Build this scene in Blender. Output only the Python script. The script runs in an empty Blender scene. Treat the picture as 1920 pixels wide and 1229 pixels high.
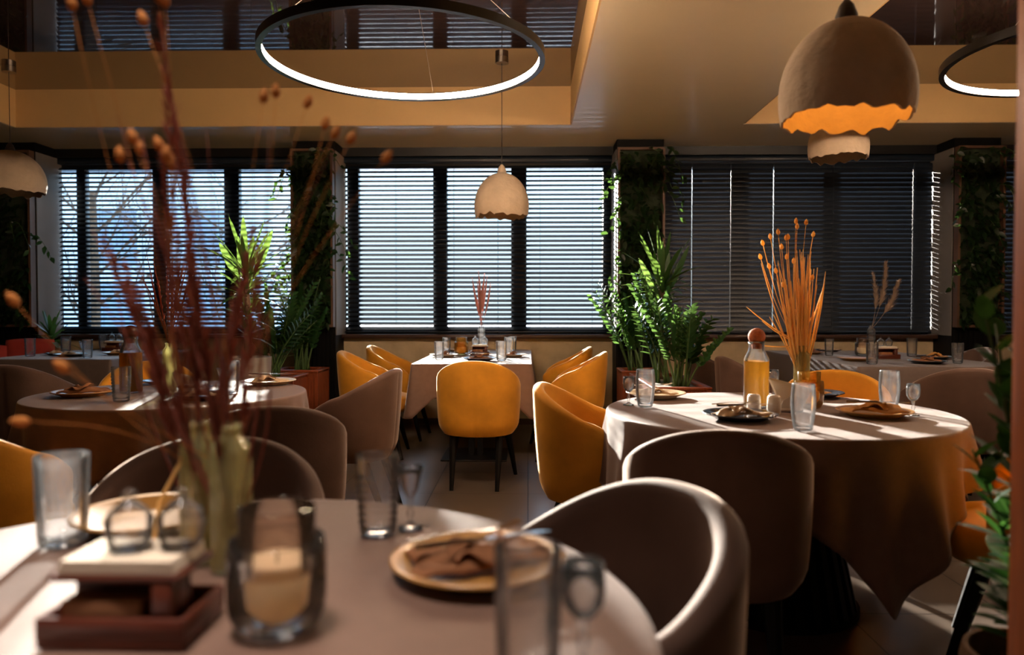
import bpy, math, random
from mathutils import Vector, Matrix, noise
PI = math.pi
sin, cos, sqrt = math.sin, math.cos, math.sqrt
scene = bpy.context.scene
col = scene.collection
rnd = random.Random(7)

# ------------------------------------------------------------------ geometry
class G:
    """collects vertices and faces; build() links them as ONE mesh object"""
    def __init__(s): s.v = []; s.f = []; s.mi = []
    def add(s, vs, fs, M=None, mi=0):
        o = len(s.v)
        s.v += [tuple(M @ Vector(p)) for p in vs] if M is not None else [tuple(p) for p in vs]
        s.f += [tuple(i + o for i in f) for f in fs]
        s.mi += [mi] * len(fs)
        return s
    def box(s, x0, x1, y0, y1, z0, z1, b=0.0, M=None, mi=0):
        if b <= 0:
            vs = [(x, y, z) for z in (z0, z1) for y in (y0, y1) for x in (x0, x1)]
            fs = [(0, 2, 3, 1), (4, 5, 7, 6), (0, 1, 5, 4), (2, 6, 7, 3), (0, 4, 6, 2), (1, 3, 7, 5)]
            return s.add(vs, fs, M, mi)
        def ring(i, z):
            return [(x0+i+b, y0+i, z), (x1-i-b, y0+i, z), (x1-i, y0+i+b, z), (x1-i, y1-i-b, z),
                    (x1-i-b, y1-i, z), (x0+i+b, y1-i, z), (x0+i, y1-i-b, z), (x0+i, y0+i+b, z)]
        vs = ring(b*.7, z0) + ring(0, z0+b) + ring(0, z1-b) + ring(b*.7, z1)
        fs = [tuple(range(7, -1, -1)), tuple(range(24, 32))]
        for r in range(3):
            for k in range(8):
                a = r*8+k; c = r*8+(k+1) % 8
                fs.append((a, c, c+8, a+8))
        return s.add(vs, fs, M, mi)
    def lathe(s, prof, n=32, M=None, rf=None, mi=0, cap=True):
        vs = []; fs = []
        m = len(prof)
        for j, (r, z) in enumerate(prof):
            for k in range(n):
                a = 2*PI*k/n
                rr = r if rf is None else rf(r, z, a, j)
                vs.append((rr*cos(a), rr*sin(a), z))
        for j in range(m-1):
            for k in range(n):
                a = j*n+k; c = j*n+(k+1) % n
                fs.append((a, c, c+n, a+n))
        if cap:
            if prof[0][0] > 1e-5: fs.append(tuple(range(n-1, -1, -1)))
            if prof[-1][0] > 1e-5: fs.append(tuple(range((m-1)*n, m*n)))
        return s.add(vs, fs, M, mi)
    def tube(s, pts, rad, n=8, mi=0, M=None, flat=1.0):
        pts = [Vector(p) for p in pts]
        if not hasattr(rad, '__len__'): rad = [rad]*len(pts)
        vs = []; fs = []
        up = None
        for i, p in enumerate(pts):
            t = (pts[min(i+1, len(pts)-1)] - pts[max(i-1, 0)])
            if t.length < 1e-9: t = Vector((0, 0, 1))
            t.normalize()
            if up is None:
                up = Vector((0, 0, 1)) if abs(t.z) < .9 else Vector((1, 0, 0))
            u = (up - t*up.dot(t))
            if u.length < 1e-6: u = t.orthogonal()
            u.normalize(); w = t.cross(u); up = u
            for k in range(n):
                a = 2*PI*k/n
                vs.append(p + u*rad[i]*cos(a)*flat + w*rad[i]*sin(a))
        for i in range(len(pts)-1):
            for k in range(n):
                a = i*n+k; c = i*n+(k+1) % n
                fs.append((a, c, c+n, a+n))
        fs.append(tuple(range(n-1, -1, -1))); fs.append(tuple(range((len(pts)-1)*n, len(pts)*n)))
        return s.add([tuple(v) for v in vs], fs, M, mi)
    def grid(s, fn, nu, nv, closed_u=False, mi=0, M=None):
        vs = []; fs = []
        cu = nu if closed_u else nu+1
        for j in range(nv+1):
            for i in range(cu):
                vs.append(fn(i/nu, j/nv))
        for j in range(nv):
            for i in range(nu):
                a = j*cu+i; b = j*cu+(i+1) % cu
                fs.append((a, b, b+cu, a+cu))
        return s.add(vs, fs, M, mi)
    def ball(s, c, r, n=12, sz=1.0, mi=0):
        m = max(5, n//2)
        prof = [(max(r*sin(PI*j/m), 1e-4), -r*sz*cos(PI*j/m)) for j in range(m+1)]
        return s.lathe(prof, n, Matrix.Translation(Vector(c)), mi=mi)
    def leaf(s, base, d, side, L, W, droop=.2, fold=.25, n=4, mi=0, tip=1.0):
        """pointed blade: base, direction, sideways axis, length, width"""
        base = Vector(base); d = Vector(d).normalized(); side = Vector(side)
        side = side - d*side.dot(d)
        if side.length < 1e-5: side = d.orthogonal()
        side.normalize(); nrm = side.cross(d)
        if nrm.z < 0: nrm = -nrm
        vs = []; fs = []
        for i in range(n+1):
            t = i/n
            w = W*.5*(sin(PI*min(1, t**(.75)*tip*.97+.02))**.8 if t < 1 else .02)
            c = base + d*L*t - Vector((0, 0, 1))*droop*L*t*t
            vs += [c + side*w + nrm*w*fold, c, c - side*w + nrm*w*fold]
        for i in range(n):
            a = i*3
            fs += [(a, a+1, a+4, a+3), (a+1, a+2, a+5, a+4)]
        return s.add([tuple(v) for v in vs], fs, mi=mi)
    def build(s, name, mats, parent=None, sharp=40, loc=None, solid=0, sub=0):
        me = bpy.data.meshes.new(name)
        me.from_pydata(s.v, [], s.f)
        if not isinstance(mats, (list, tuple)): mats = [mats]
        for m in mats: me.materials.append(m)
        if any(s.mi): me.polygons.foreach_set('material_index', s.mi)
        me.polygons.foreach_set('use_smooth', [True]*len(s.f))
        me.update()
        if sharp < 180: me.set_sharp_from_angle(angle=math.radians(sharp))
        o = bpy.data.objects.new(name, me); col.objects.link(o)
        if parent is not None: o.parent = parent
        if loc is not None: o.location = loc
        if solid:
            md = o.modifiers.new('solid', 'SOLIDIFY'); md.thickness = solid; md.offset = -1
        if sub:
            md = o.modifiers.new('sub', 'SUBSURF'); md.levels = sub; md.render_levels = sub
        return o

def T(x, y, z, rz=0, rx=0, ry=0, s=1.0):
    return (Matrix.Translation((x, y, z)) @ Matrix.Rotation(rz, 4, 'Z') @ Matrix.Rotation(ry, 4, 'Y')
            @ Matrix.Rotation(rx, 4, 'X') @ Matrix.Scale(s, 4))

def tag(o, label=None, cat=None, group=None, kind=None):
    if label: o['label'] = label
    if cat: o['category'] = cat
    if group: o['group'] = group
    if kind: o['kind'] = kind
    return o

def thing(name, label, cat, loc=(0, 0, 0), rz=0, group=None):
    o = bpy.data.objects.new(name, None); col.objects.link(o)
    o.empty_display_size = .1
    o.location = loc; o.rotation_euler = (0, 0, rz)
    return tag(o, label, cat, group)

def struct(name, g, m, parent=None, **k):
    o = g.build(name, m, parent, **k)
    if parent is None: o['kind'] = 'structure'
    return o

def kids(o): return [c for c in KIDS.get(o.name, [])]
KIDS = {}
def reg(root):
    """remember the tree under a root so it can be copied quickly"""
    def walk(o):
        cs = [c for c in o.children]
        KIDS[o.name] = cs
        for c in cs: walk(c)
    bpy.context.view_layer.update()
    walk(root)
def copy_tree(o, parent=None):
    c = o.copy(); col.objects.link(c)
    if parent is not None: c.parent = parent
    for ch in kids(o): copy_tree(ch, c)
    return c
class Kind:
    """first use places the prototype itself, later uses copy it"""
    def __init__(s, root, reg_now=True):
        s.root = root; s.used = False
        reg(root)
    def put(s, loc, rz, label, cat=None, group=None, scale=None):
        if s.used: o = copy_tree(s.root)
        else: o = s.root; s.used = True
        o.location = loc; o.rotation_euler = (0, 0, rz)
        if scale: o.scale = (scale, scale, scale) if not hasattr(scale, '__len__') else scale
        o['label'] = label
        if cat: o['category'] = cat
        if 'group' in o.keys(): del o['group']
        if group: o['group'] = group
        return o

# ------------------------------------------------------------------ materials
def nt_of(name):
    m = bpy.data.materials.new(name); m.use_nodes = True
    nt = m.node_tree
    return m, nt, nt.nodes['Principled BSDF'], nt.nodes['Material Output']
def srgb(r, g, b):
    f = lambda c: (c/255/12.92) if c/255 <= .04045 else ((c/255+.055)/1.055)**2.4
    return (f(r), f(g), f(b), 1)
def mat(name, rgb, rough=.5, metal=0, var=.12, scale=6, bump=0, bscale=80, spec=.5, sheen=0, sheen_tint=None,
        coat=0, stretch=None, ior=None, sheen_rough=.3):
    m, nt, p, out = nt_of(name)
    N = nt.nodes.new; L = nt.links.new
    tc = N('ShaderNodeTexCoord'); mp = N('ShaderNodeMapping')
    L(tc.outputs['Object'], mp.inputs['Vector'])
    if stretch: mp.inputs['Scale'].default_value = stretch
    nz = N('ShaderNodeTexNoise'); nz.inputs['Scale'].default_value = scale; nz.inputs['Detail'].default_value = 4
    L(mp.outputs[0], nz.inputs['Vector'])
    rp = N('ShaderNodeValToRGB')
    c = rgb if len(rgb) == 4 else (*rgb, 1)
    rp.color_ramp.elements[0].position = .3; rp.color_ramp.elements[1].position = .7
    rp.color_ramp.elements[0].color = (c[0]*(1-var), c[1]*(1-var), c[2]*(1-var), 1)
    rp.color_ramp.elements[1].color = (min(1, c[0]*(1+var)), min(1, c[1]*(1+var)), min(1, c[2]*(1+var)), 1)
    L(nz.outputs[0], rp.inputs[0]); L(rp.outputs[0], p.inputs['Base Color'])
    p.inputs['Roughness'].default_value = rough; p.inputs['Metallic'].default_value = metal
    p.inputs['Specular IOR Level'].default_value = spec
    if ior: p.inputs['IOR'].default_value = ior
    if sheen:
        p.inputs['Sheen Weight'].default_value = sheen
        p.inputs['Sheen Roughness'].default_value = sheen_rough
        if sheen_tint: p.inputs['Sheen Tint'].default_value = sheen_tint
    if coat: p.inputs['Coat Weight'].default_value = coat
    if bump:
        n2 = N('ShaderNodeTexNoise'); n2.inputs['Scale'].default_value = bscale; n2.inputs['Detail'].default_value = 3
        L(mp.outputs[0], n2.inputs['Vector'])
        b = N('ShaderNodeBump'); b.inputs['Strength'].default_value = bump; b.inputs['Distance'].default_value = .01
        L(n2.outputs[0], b.inputs['Height']); L(b.outputs[0], p.inputs['Normal'])
    return m

def glass_mat(name, tint=(1, 1, 1), ior=1.45, clear=.5, rough=0.0, bump=0, bs=30):
    """drinkware: part refracting glass, part plain see-through so that daylight passes, with fresnel gloss"""
    m, nt, p, out = nt_of(name); nt.nodes.remove(p)
    N = nt.nodes.new; L = nt.links.new
    gl = N('ShaderNodeBsdfGlass'); gl.inputs['IOR'].default_value = ior; gl.inputs['Roughness'].default_value = rough
    gl.inputs['Color'].default_value = (*tint, 1)
    tr = N('ShaderNodeBsdfTransparent'); tr.inputs['Color'].default_value = (*tint, 1)
    mx = N('ShaderNodeMixShader'); mx.inputs[0].default_value = clear
    L(gl.outputs[0], mx.inputs[1]); L(tr.outputs[0], mx.inputs[2])
    gs = N('ShaderNodeBsdfGlossy'); gs.inputs['Roughness'].default_value = .09
    fr = N('ShaderNodeFresnel'); fr.inputs['IOR'].default_value = 1.38
    m2 = N('ShaderNodeMixShader'); L(fr.outputs[0], m2.inputs[0]); L(mx.outputs[0], m2.inputs[1]); L(gs.outputs[0], m2.inputs[2])
    L(m2.outputs[0], out.inputs['Surface'])
    if bump:
        tc = N('ShaderNodeTexCoord'); vo = N('ShaderNodeTexVoronoi'); vo.inputs['Scale'].default_value = bs
        L(tc.outputs['Object'], vo.inputs['Vector'])
        b = N('ShaderNodeBump'); b.inputs['Strength'].default_value = bump; b.inputs['Distance'].default_value = .004
        L(vo.outputs['Distance'], b.inputs['Height'])
        for n in (gl, gs): L(b.outputs[0], n.inputs['Normal'])
        L(b.outputs[0], fr.inputs['Normal'])
    return m

def leaf_mat(name, rgb, trans, rough=.3, tw=.45):
    m, nt, p, out = nt_of(name)
    N = nt.nodes.new; L = nt.links.new
    tc = N('ShaderNodeTexCoord'); nz = N('ShaderNodeTexNoise'); nz.inputs['Scale'].default_value = 9
    L(tc.outputs['Object'], nz.inputs['Vector'])
    rp = N('ShaderNodeValToRGB')
    rp.color_ramp.elements[0].color = (rgb[0]*.6, rgb[1]*.6, rgb[2]*.6, 1)
    rp.color_ramp.elements[1].color = (rgb[0]*1.4, rgb[1]*1.4, rgb[2]*1.4, 1)
    L(nz.outputs[0], rp.inputs[0]); L(rp.outputs[0], p.inputs['Base Color'])
    p.inputs['Roughness'].default_value = rough
    t = N('ShaderNodeBsdfTranslucent'); t.inputs['Color'].default_value = (*trans, 1)
    mx = N('ShaderNodeMixShader'); mx.inputs[0].default_value = tw
    L(p.outputs[0], mx.inputs[1]); L(t.outputs[0], mx.inputs[2]); L(mx.outputs[0], out.inputs['Surface'])
    return m

def emit_mat(name, rgb, s):
    m, nt, p, out = nt_of(name)
    p.inputs['Base Color'].default_value = (*rgb, 1)
    p.inputs['Emission Color'].default_value = (*rgb, 1); p.inputs['Emission Strength'].default_value = s
    return m

def floor_mat():
    m, nt, p, out = nt_of('floor_tile')
    N = nt.nodes.new; L = nt.links.new
    tc = N('ShaderNodeTexCoord'); mp = N('ShaderNodeMapping'); mp.inputs['Location'].default_value = (.0, .18, 0)
    L(tc.outputs['Object'], mp.inputs['Vector'])
    br = N('ShaderNodeTexBrick'); br.offset = 0; br.inputs['Scale'].default_value = 1
    br.inputs['Brick Width'].default_value = .6; br.inputs['Row Height'].default_value = .6
    br.inputs['Mortar Size'].default_value = .0035; br.inputs['Mortar Smooth'].default_value = .1
    br.inputs['Color1'].default_value = srgb(112, 98, 86); br.inputs['Color2'].default_value = srgb(104, 91, 81)
    br.inputs['Mortar'].default_value = srgb(38, 32, 30)
    L(mp.outputs[0], br.inputs['Vector'])
    nz = N('ShaderNodeTexNoise'); nz.inputs['Scale'].default_value = 3.2; nz.inputs['Detail'].default_value = 3
    nz.inputs['Distortion'].default_value = .3
    L(tc.outputs['Object'], nz.inputs['Vector'])
    mx = N('ShaderNodeMixRGB'); mx.blend_type = 'MULTIPLY'; mx.inputs[0].default_value = .45
    L(br.outputs['Color'], mx.inputs[1]); L(nz.outputs[0], mx.inputs[2]); L(mx.outputs[0], p.inputs['Base Color'])
    rr = N('ShaderNodeMapRange'); rr.inputs[3].default_value = .26; rr.inputs[4].default_value = .34
    L(nz.outputs[0], rr.inputs[0]); L(rr.outputs[0], p.inputs['Roughness'])
    b = N('ShaderNodeBump'); b.inputs['Strength'].default_value = .25; b.inputs['Distance'].default_value = .002; b.invert = True
    L(br.outputs['Fac'], b.inputs['Height']); L(b.outputs[0], p.inputs['Normal'])
    return m

def plaster_mat(name, rgb, var=.2, scale=5, rough=.8, bump=.15):
    return mat(name, rgb, rough, var=var, scale=scale, bump=bump, bscale=28)

M = {}
M['floor'] = floor_mat()
M['ceil'] = mat('ceiling_paint', srgb(226, 204, 168), .36, var=.02, scale=3, spec=1.0, coat=.1)
M['fascia'] = mat('fascia_paint', srgb(214, 176, 120), .5, var=.03, scale=3)
M['mirror'] = mat('stretch_ceiling_gloss', srgb(62, 46, 42), .03, var=.02, spec=1.0, ior=1.75, coat=.6)
M['plaster'] = plaster_mat('plaster_beige', srgb(196, 174, 140), .14, 7)
M['wall_dark'] = mat('wall_paint_dark', srgb(92, 70, 54), .7, var=.05)
M['black'] = mat('matte_black', srgb(13, 12, 12), .6, var=.1, spec=.12)
M['blackmetal'] = mat('black_metal', srgb(20, 20, 22), .35, metal=.3, var=.1)
M['frame_dark'] = mat('window_frame_dark', srgb(15, 15, 18), .4, var=.05)
M['slat'] = mat('blind_slat', srgb(23, 33, 46), .38, var=.03, spec=.55)
M['sill'] = mat('sill_brown', srgb(70, 50, 42), .3, var=.1)
M['jamb'] = mat('jamb_pale', srgb(122, 116, 112), .5, var=.05)
M['yellow'] = mat('velvet_mustard', srgb(214, 148, 46), .75, var=.22, scale=5, bump=.08, bscale=160, spec=.2, sheen=.9, sheen_tint=srgb(255, 226, 180), sheen_rough=.28)
M['brown'] = mat('velvet_taupe', srgb(98, 76, 66), .75, var=.22, scale=5, bump=.08, bscale=160, spec=.2, sheen=.8, sheen_tint=srgb(245, 222, 205), sheen_rough=.28)
M['cloth'] = mat('tablecloth_taupe', srgb(120, 94, 82), .6, var=.06, scale=30, bump=.25, bscale=420, spec=.3, sheen=.35)
M['clothgrey'] = mat('tablecloth_grey', srgb(108, 92, 86), .6, var=.05, scale=30, bump=.25, bscale=420, spec=.3, sheen=.3)
M['wood_red'] = mat('planter_wood', srgb(150, 74, 40), .45, var=.25, scale=12, stretch=(6, 6, 1))
M['wood_dark'] = mat('caddy_wood', srgb(82, 36, 22), .4, var=.25, scale=10, stretch=(1, 6, 6))
M['wood_post'] = mat('post_wood', srgb(186, 104, 56), .5, var=.2, scale=10, stretch=(8, 8, .6))
M['cork'] = mat('cork', srgb(168, 88, 42), .8, var=.25, scale=60, bump=.3, bscale=120)
M['soil'] = mat('pebbles', srgb(120, 104, 88), .9, var=.5, scale=70, bump=.8, bscale=90)
M['pot'] = mat('pot_pale', srgb(180, 172, 162), .5, var=.08)


def milky(name, tint, body, w, clear=.7, bump=0, bs=90):
    m = glass_mat(name, tint, clear=clear, bump=bump, bs=bs); nt = m.node_tree; N = nt.nodes.new; L = nt.links.new
    out = nt.nodes['Material Output']; src = out.inputs['Surface'].links[0].from_socket
    t = N('ShaderNodeBsdfTranslucent'); t.inputs['Color'].default_value = (*body, 1)
    d = N('ShaderNodeBsdfDiffuse'); d.inputs['Color'].default_value = (*body, 1)
    a = N('ShaderNodeMixShader'); L(t.outputs[0], a.inputs[1]); L(d.outputs[0], a.inputs[2])
    b = N('ShaderNodeMixShader'); b.inputs[0].default_value = w
    L(src, b.inputs[1]); L(a.outputs[0], b.inputs[2]); L(b.outputs[0], out.inputs['Surface'])
    return m
M['glass'] = milky('clear_glass', (.995, .998, 1), (.95, .97, 1), .022, .86)
M['jar'] = milky('jar_glass', (.995, .998, 1), (.95, .97, 1), .015, .96)
M['crystal'] = milky('cut_glass', (.995, .998, 1), (.95, .97, 1), .022, .80)
M['amber'] = milky('amber_glass', (1, .84, .50), (1, .62, .18), .10, .9)
M['smoke'] = milky('smoked_glass', (.965, .90, .85), (.7, .5, .36), .02, .97)
M['ygreen'] = milky('yellow_green_glass', (.995, .98, .82), (.98, .93, .50), .26)
M['pane'] = glass_mat('window_pane', (.97, .99, 1), clear=1.0)
M['juice'] = None
M['wax'] = None
M['plate_gold'] = mat('plate_ochre', srgb(176, 128, 64), .3, var=.12, scale=14, coat=.3)
M['plate_cream'] = mat('plate_cream', srgb(206, 182, 148), .3, var=.1, scale=14, coat=.3)
M['plate_dark'] = mat('plate_charcoal', srgb(44, 44, 50), .25, var=.15, scale=14, coat=.5)
M['rust'] = mat('napkin_rust', srgb(140, 92, 58), .85, var=.12, scale=20, bump=.2, bscale=300)
M['mustard'] = mat('napkin_mustard', srgb(186, 132, 66), .85, var=.12, scale=20, bump=.2, bscale=300)
M['beige'] = mat('napkin_beige', srgb(196, 166, 132), .85, var=.1, scale=20, bump=.2, bscale=300)
M['steel'] = mat('steel', srgb(200, 200, 205), .16, metal=1, var=.03)
M['copper'] = mat('copper_handle', srgb(196, 122, 84), .25, metal=1, var=.05)
M['paper'] = mat('paper', srgb(226, 214, 194), .8, var=.04)
M['ceramic'] = mat('ceramic_grey', srgb(206, 196, 184), .45, var=.08, scale=30)
M['shade'] = plaster_mat('papier_mache', srgb(196, 176, 152), .1, 12, .9, .6)
M['cap'] = mat('lamp_cap', srgb(60, 50, 44), .5, var=.05)
M['canopy'] = mat('brushed_nickel', srgb(150, 140, 130), .3, metal=1, var=.03)
M['cord'] = mat('cord', srgb(50, 40, 36), .6, var=.05)
M['cordw'] = mat('blind_cord', srgb(60, 62, 70), .6, var=.05)
M['led'] = emit_mat('led_strip', (1.0, .70, .46), 280)
M['straw'] = leaf_mat('dried_orange', (.92, .60, .20), (.95, .6, .18), .7, .3)
M['strawlight'] = leaf_mat('seed_head_orange', (.92, .56, .16), (.98, .6, .16), .8, .4)
M['seed'] = leaf_mat('seed_head_rust', (.52, .20, .04), (.6, .24, .05), .8, .3)
M['redstem'] = leaf_mat('dried_red', (.20, .045, .025), (.28, .06, .03), .8, .25)
M['pinkstem'] = leaf_mat('dried_pink', (.42, .20, .18), (.6, .36, .32), .8, .35)
M['pampas'] = leaf_mat('pampas_plume', (.50, .36, .26), (.5, .38, .28), .9, .4)
M['zz'] = leaf_mat('zz_leaf', (.03, .085, .028), (.15, .30, .06), .25, .3)
M['yucca'] = leaf_mat('yucca_leaf', (.04, .10, .03), (.17, .30, .05), .35, .35)
M['ivy'] = leaf_mat('climber_leaf', (.011, .028, .009), (.08, .17, .03), .35, .3)
M['ficus'] = leaf_mat('ficus_leaf', (.02, .06, .018), (.07, .20, .03), .5, .2)
M['ficus'].node_tree.nodes['Principled BSDF'].inputs['Specular IOR Level'].default_value = .12
M['stemg'] = mat('green_stem', (.06, .12, .03), .5, var=.2)
M['cane'] = mat('cane_bark', (.14, .085, .05), .9, var=.3, scale=20, bump=.5, bscale=50)
M['moss'] = mat('moss_backing', (.02, .03, .014), 1, var=.5, scale=14, bump=.8, bscale=30)
M['frame_wood'] = mat('panel_frame', srgb(92, 66, 50), .45, var=.15)
M['cushion'] = mat('cushion_red', srgb(176, 58, 52), .85, var=.12, scale=8, bump=.15, bscale=200, sheen=.3)
M['sofa'] = mat('sofa_fabric', srgb(62, 44, 40), .85, var=.1)
M['bun'] = mat('bread_crust', srgb(190, 110, 50), .6, var=.3, scale=30)
def vol_like(name, rgb, trans, rough=.1, w=.6):
    m = leaf_mat(name, rgb, trans, rough, w); return m
M['juice'] = vol_like('juice_orange', (.95, .55, .12), (1.0, .62, .14))
M['juiced'] = vol_like('juice_amber', (.75, .36, .04), (.95, .45, .04))
M['wax'] = vol_like('candle_wax', (.92, .78, .55), (1, .8, .5), .5, .4)
# ------------------------------------------------------------------ where things stand: metres, camera above (0,0), looking along +Y
EYE = 1.15
FLEN = 1400.0
def PX(px, d): return (px-990)/FLEN*d                 # sideways position of something seen at px, d metres off
def PZ(py, d): return EYE - (py-580)/FLEN*d
# ------------------------------------------------------------------ room shell
XL, XR, YB, YW, ZC, ZM = -6.4, 6.6, -4.2, 7.42, 2.75, 3.08
struct('floor', G().box(XL, XR, YB, 7.62, -.1, 0), M['floor'])
COLS = [(-5.2, -4.73), (-2.24, -1.84), (.837, 1.278), (3.98, 4.41)]
def slab_with_holes(g, xs, ys, holes, z0, z1):
    for i in range(len(xs)-1):
        for j in range(len(ys)-1):
            cx = (xs[i]+xs[i+1])/2; cy = (ys[j]+ys[j+1])/2
            if any(a < cx < b and c < cy < d for a, b, c, d in holes): continue
            g.box(xs[i], xs[i+1], ys[j], ys[j+1], z0, z1)
HOLES = [(-4.52, .38, -3.2, 6.53), (1.86, 6.2, -3.2, 6.53)]
g = G(); slab_with_holes(g, [XL, -4.52, .38, 1.86, 6.2, XR], [YB, -3.2, 6.53, 7.7], HOLES, ZC, ZM+.1)
ceiling = struct('ceiling', g, M['ceil'], sharp=20)
for (a, b, c, d) in HOLES:
    g = G(); t = .012
    g.box(a, b, d-t, d, ZC+.002, ZM); g.box(a, b, c, c+t, ZC+.002, ZM)
    g.box(a, a+t, c+t, d-t, ZC+.002, ZM); g.box(b-t, b, c+t, d-t, ZC+.002, ZM)
    g.build('recess_fascia', M['fascia'], ceiling)
    G().box(a, b, c, d, ZM, ZM+.05).build('glossy_stretch_panel', M['mirror'], ceiling)
struct('wall_left', G().box(XL-.1, XL, YB, 7.7, 0, ZM), M['wall_dark'])
struct('wall_right', G().box(XR, XR+.1, YB, 7.7, 0, ZM), M['wall_dark'])
struct('wall_rear', G().box(XL, XR, YB-.1, YB, 0, ZM), M['wall_dark'])
# window wall: plaster under the sills, one strip per bay
struct('wall_window', G().box(XL, XR, YW, 7.62, 0, .86).box(XL, -4.97, YW, 7.62, .86, ZC), M['plaster'])
# columns between the bays
for i, (a, b) in enumerate(COLS):
    g = G(); g.box(a, b, 7.1, YW, 0, ZC)
    for k in range(9):                                     # vertical battens on the front
        x = a + .025 + (b-a-.05)*k/8
        g.box(x-.012, x+.012, 7.085, 7.1, 0, .95)
    struct('trim_%d' % (i+1), g, M['black'], sharp=20)
# bays
BAYS = [(-4.73, -2.24), (-1.84, .837), (1.278, 3.98), (4.41, 6.6)]
GL = [(-4.97, -2.04), (-2.04, 1.05), (1.05, 4.2), (4.2, 6.6)]
POSTS = [[(-4.58, -4.49), (-3.80, -3.67), (-3.07, -2.92)],
         [(-1.82, -1.705), (-.954, -.814), (-.17, -.016), (.75, .86)],
         [(1.27, 1.40), (2.0, 2.15), (2.9, 3.05), (3.8, 3.9)], [(4.5, 4.6), (5.3, 5.45)]]
for i, (a, b) in enumerate(GL):
    w = thing('window_%d' % (i+1), None, None, ((a+b)/2, 7.55, .9)); w['kind'] = 'structure'
    ox, oy, oz = w.location
    g = G()
    def fb(x0, x1, y0, y1, z0, z1): g.box(x0-ox, x1-ox, y0-oy, y1-oy, z0-oz, z1-oz, .004)
    fb(a, b, 7.5, 7.62, .86, .965); fb(a, b, 7.5, 7.62, 2.56, ZC)
    for (p, q) in POSTS[i]: fb(p, q, 7.505, 7.585, .965, 2.56)
    g.build('window_frame', M['frame_dark'], w)
    G().box(a-ox, b-ox, 7.54-oy, 7.546-oy, .96-oz, 2.56-oz).build('pane', M['pane'], w)
for i, (a, b) in enumerate(BAYS):
    s = struct('trim_%d' % (i+5), G().box(a, b, 7.33, 7.5, .86, .9, .004), M['sill'])     # window sill
    struct('trim_%d' % (i+9), G().box(a, b, 7.40, 7.5, 2.665, ZC), M['frame_dark'])       # head board above the blind
# pale jamb boards on the column sides
for i, (x0, x1) in enumerate([(-4.73, -4.722), (.829, .837), (3.972, 3.98), (-1.84, -1.832)]):
    struct('trim_%d' % (i+13), G().box(x0, x1, 7.105, 7.5, .9, 2.66), M['jamb'])
struct('baseboard_window', G().box(-4.7, -2.3, 7.405, 7.42, 0, .06).box(-1.8, .8, 7.405, 7.42, 0, .06).box(1.3, 3.95, 7.405, 7.42, 0, .06), M['sill'])

# ------------------------------------------------------------------ blinds
def slat_piece(g, xa, xb, z, tt, w=.025):
        vs = []
        for x in (xa, xb):
            for j in range(5):
                u = -1 + j/2
                crown = .0022*(1-u*u)
                y = u*w; 
                for dz in (-.0007, .0007):
                    zz = crown + dz
                    vs.append((x, y*cos(tt) - zz*sin(tt), z + y*sin(tt) + zz*cos(tt)))
        fs = []
        for j in range(4):
            p = j*2
            fs += [(p, p+2, p+12, p+10), (p+1, p+11, p+13, p+3)]
        fs += [(0, 10, 11, 1), (8, 9, 19, 18)]
        fs += [(0, 1, 3, 2), (2, 3, 5, 4), (4, 5, 7, 6), (6, 7, 9, 8)]
        fs += [(10, 12, 13, 11), (12, 14, 15, 13), (14, 16, 17, 15), (16, 18, 19, 17)]
        g.add(vs, fs)
def blind(a, b, tilt, label, seed, gap=.012, cords=()):
    t = thing('venetian_blind', label, 'window blind', ((a+b)/2, 7.455, .905), 0)
    hw = (b-a)/2 - gap
    G().box(-hw-.005, hw+.005, -.03, .03, 1.70, 1.755, .004).build('headrail', M['slat'], t)
    g = G(); n = 36; r = random.Random(seed)
    for k in range(n):
        z = .055 + k*.0458
        tt = tilt + r.uniform(-.02, .02)
        cuts = [-hw + r.uniform(-.002, .002)]
        if tilt > 1.2:
            for c in cords: cuts += [c-(a+b)/2-.0014, c-(a+b)/2+.0014]
        cuts.append(hw + r.uniform(-.002, .002))
        for q in range(0, len(cuts), 2): slat_piece(g, cuts[q], cuts[q+1], z, tt)
    g.build('slats', M['slat'], t, sharp=60)
    G().box(-hw, hw, -.02, .02, .008, .026, .003).build('bottom_rail', M['slat'], t)
    for c in cords:
        x = c - (a+b)/2
        g = G()
        for yy in (-.026, .026): g.tube([(x, yy, .02), (x, yy, 1.71)], .0011, 5)
        g.build('ladder_cord', M['cordw'], t)
        G().lathe([(.004, -.012), (.006, -.006), (.004, .006), (.001, .008)], 8, T(x, -.022, .0+.012)).build('cord_stop', M['black'], t)
    return t
TO = math.radians(34)
blind(BAYS[0][0], BAYS[0][1], TO, 'open dark blind on the bluish window at the left with bare branches behind', 1, cords=(-4.3, -3.6, -2.75))
blind(BAYS[1][0], BAYS[1][1], TO, 'open dark blind on the bright middle window behind the hanging white lamp', 2, cords=(-1.32, -.74, -.3, .12, .64))
b3 = blind(BAYS[2][0], BAYS[2][1], math.radians(73), 'closed black blind right of the middle column, with dotted lines of light', 3, gap=.010, cords=(1.62, 2.0, 2.42, 3.0, 3.78))
blind(BAYS[3][0], BAYS[3][1], math.radians(73), 'closed black blind at the far right edge behind the foreground plant', 4, cords=(4.9, 5.6))

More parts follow.
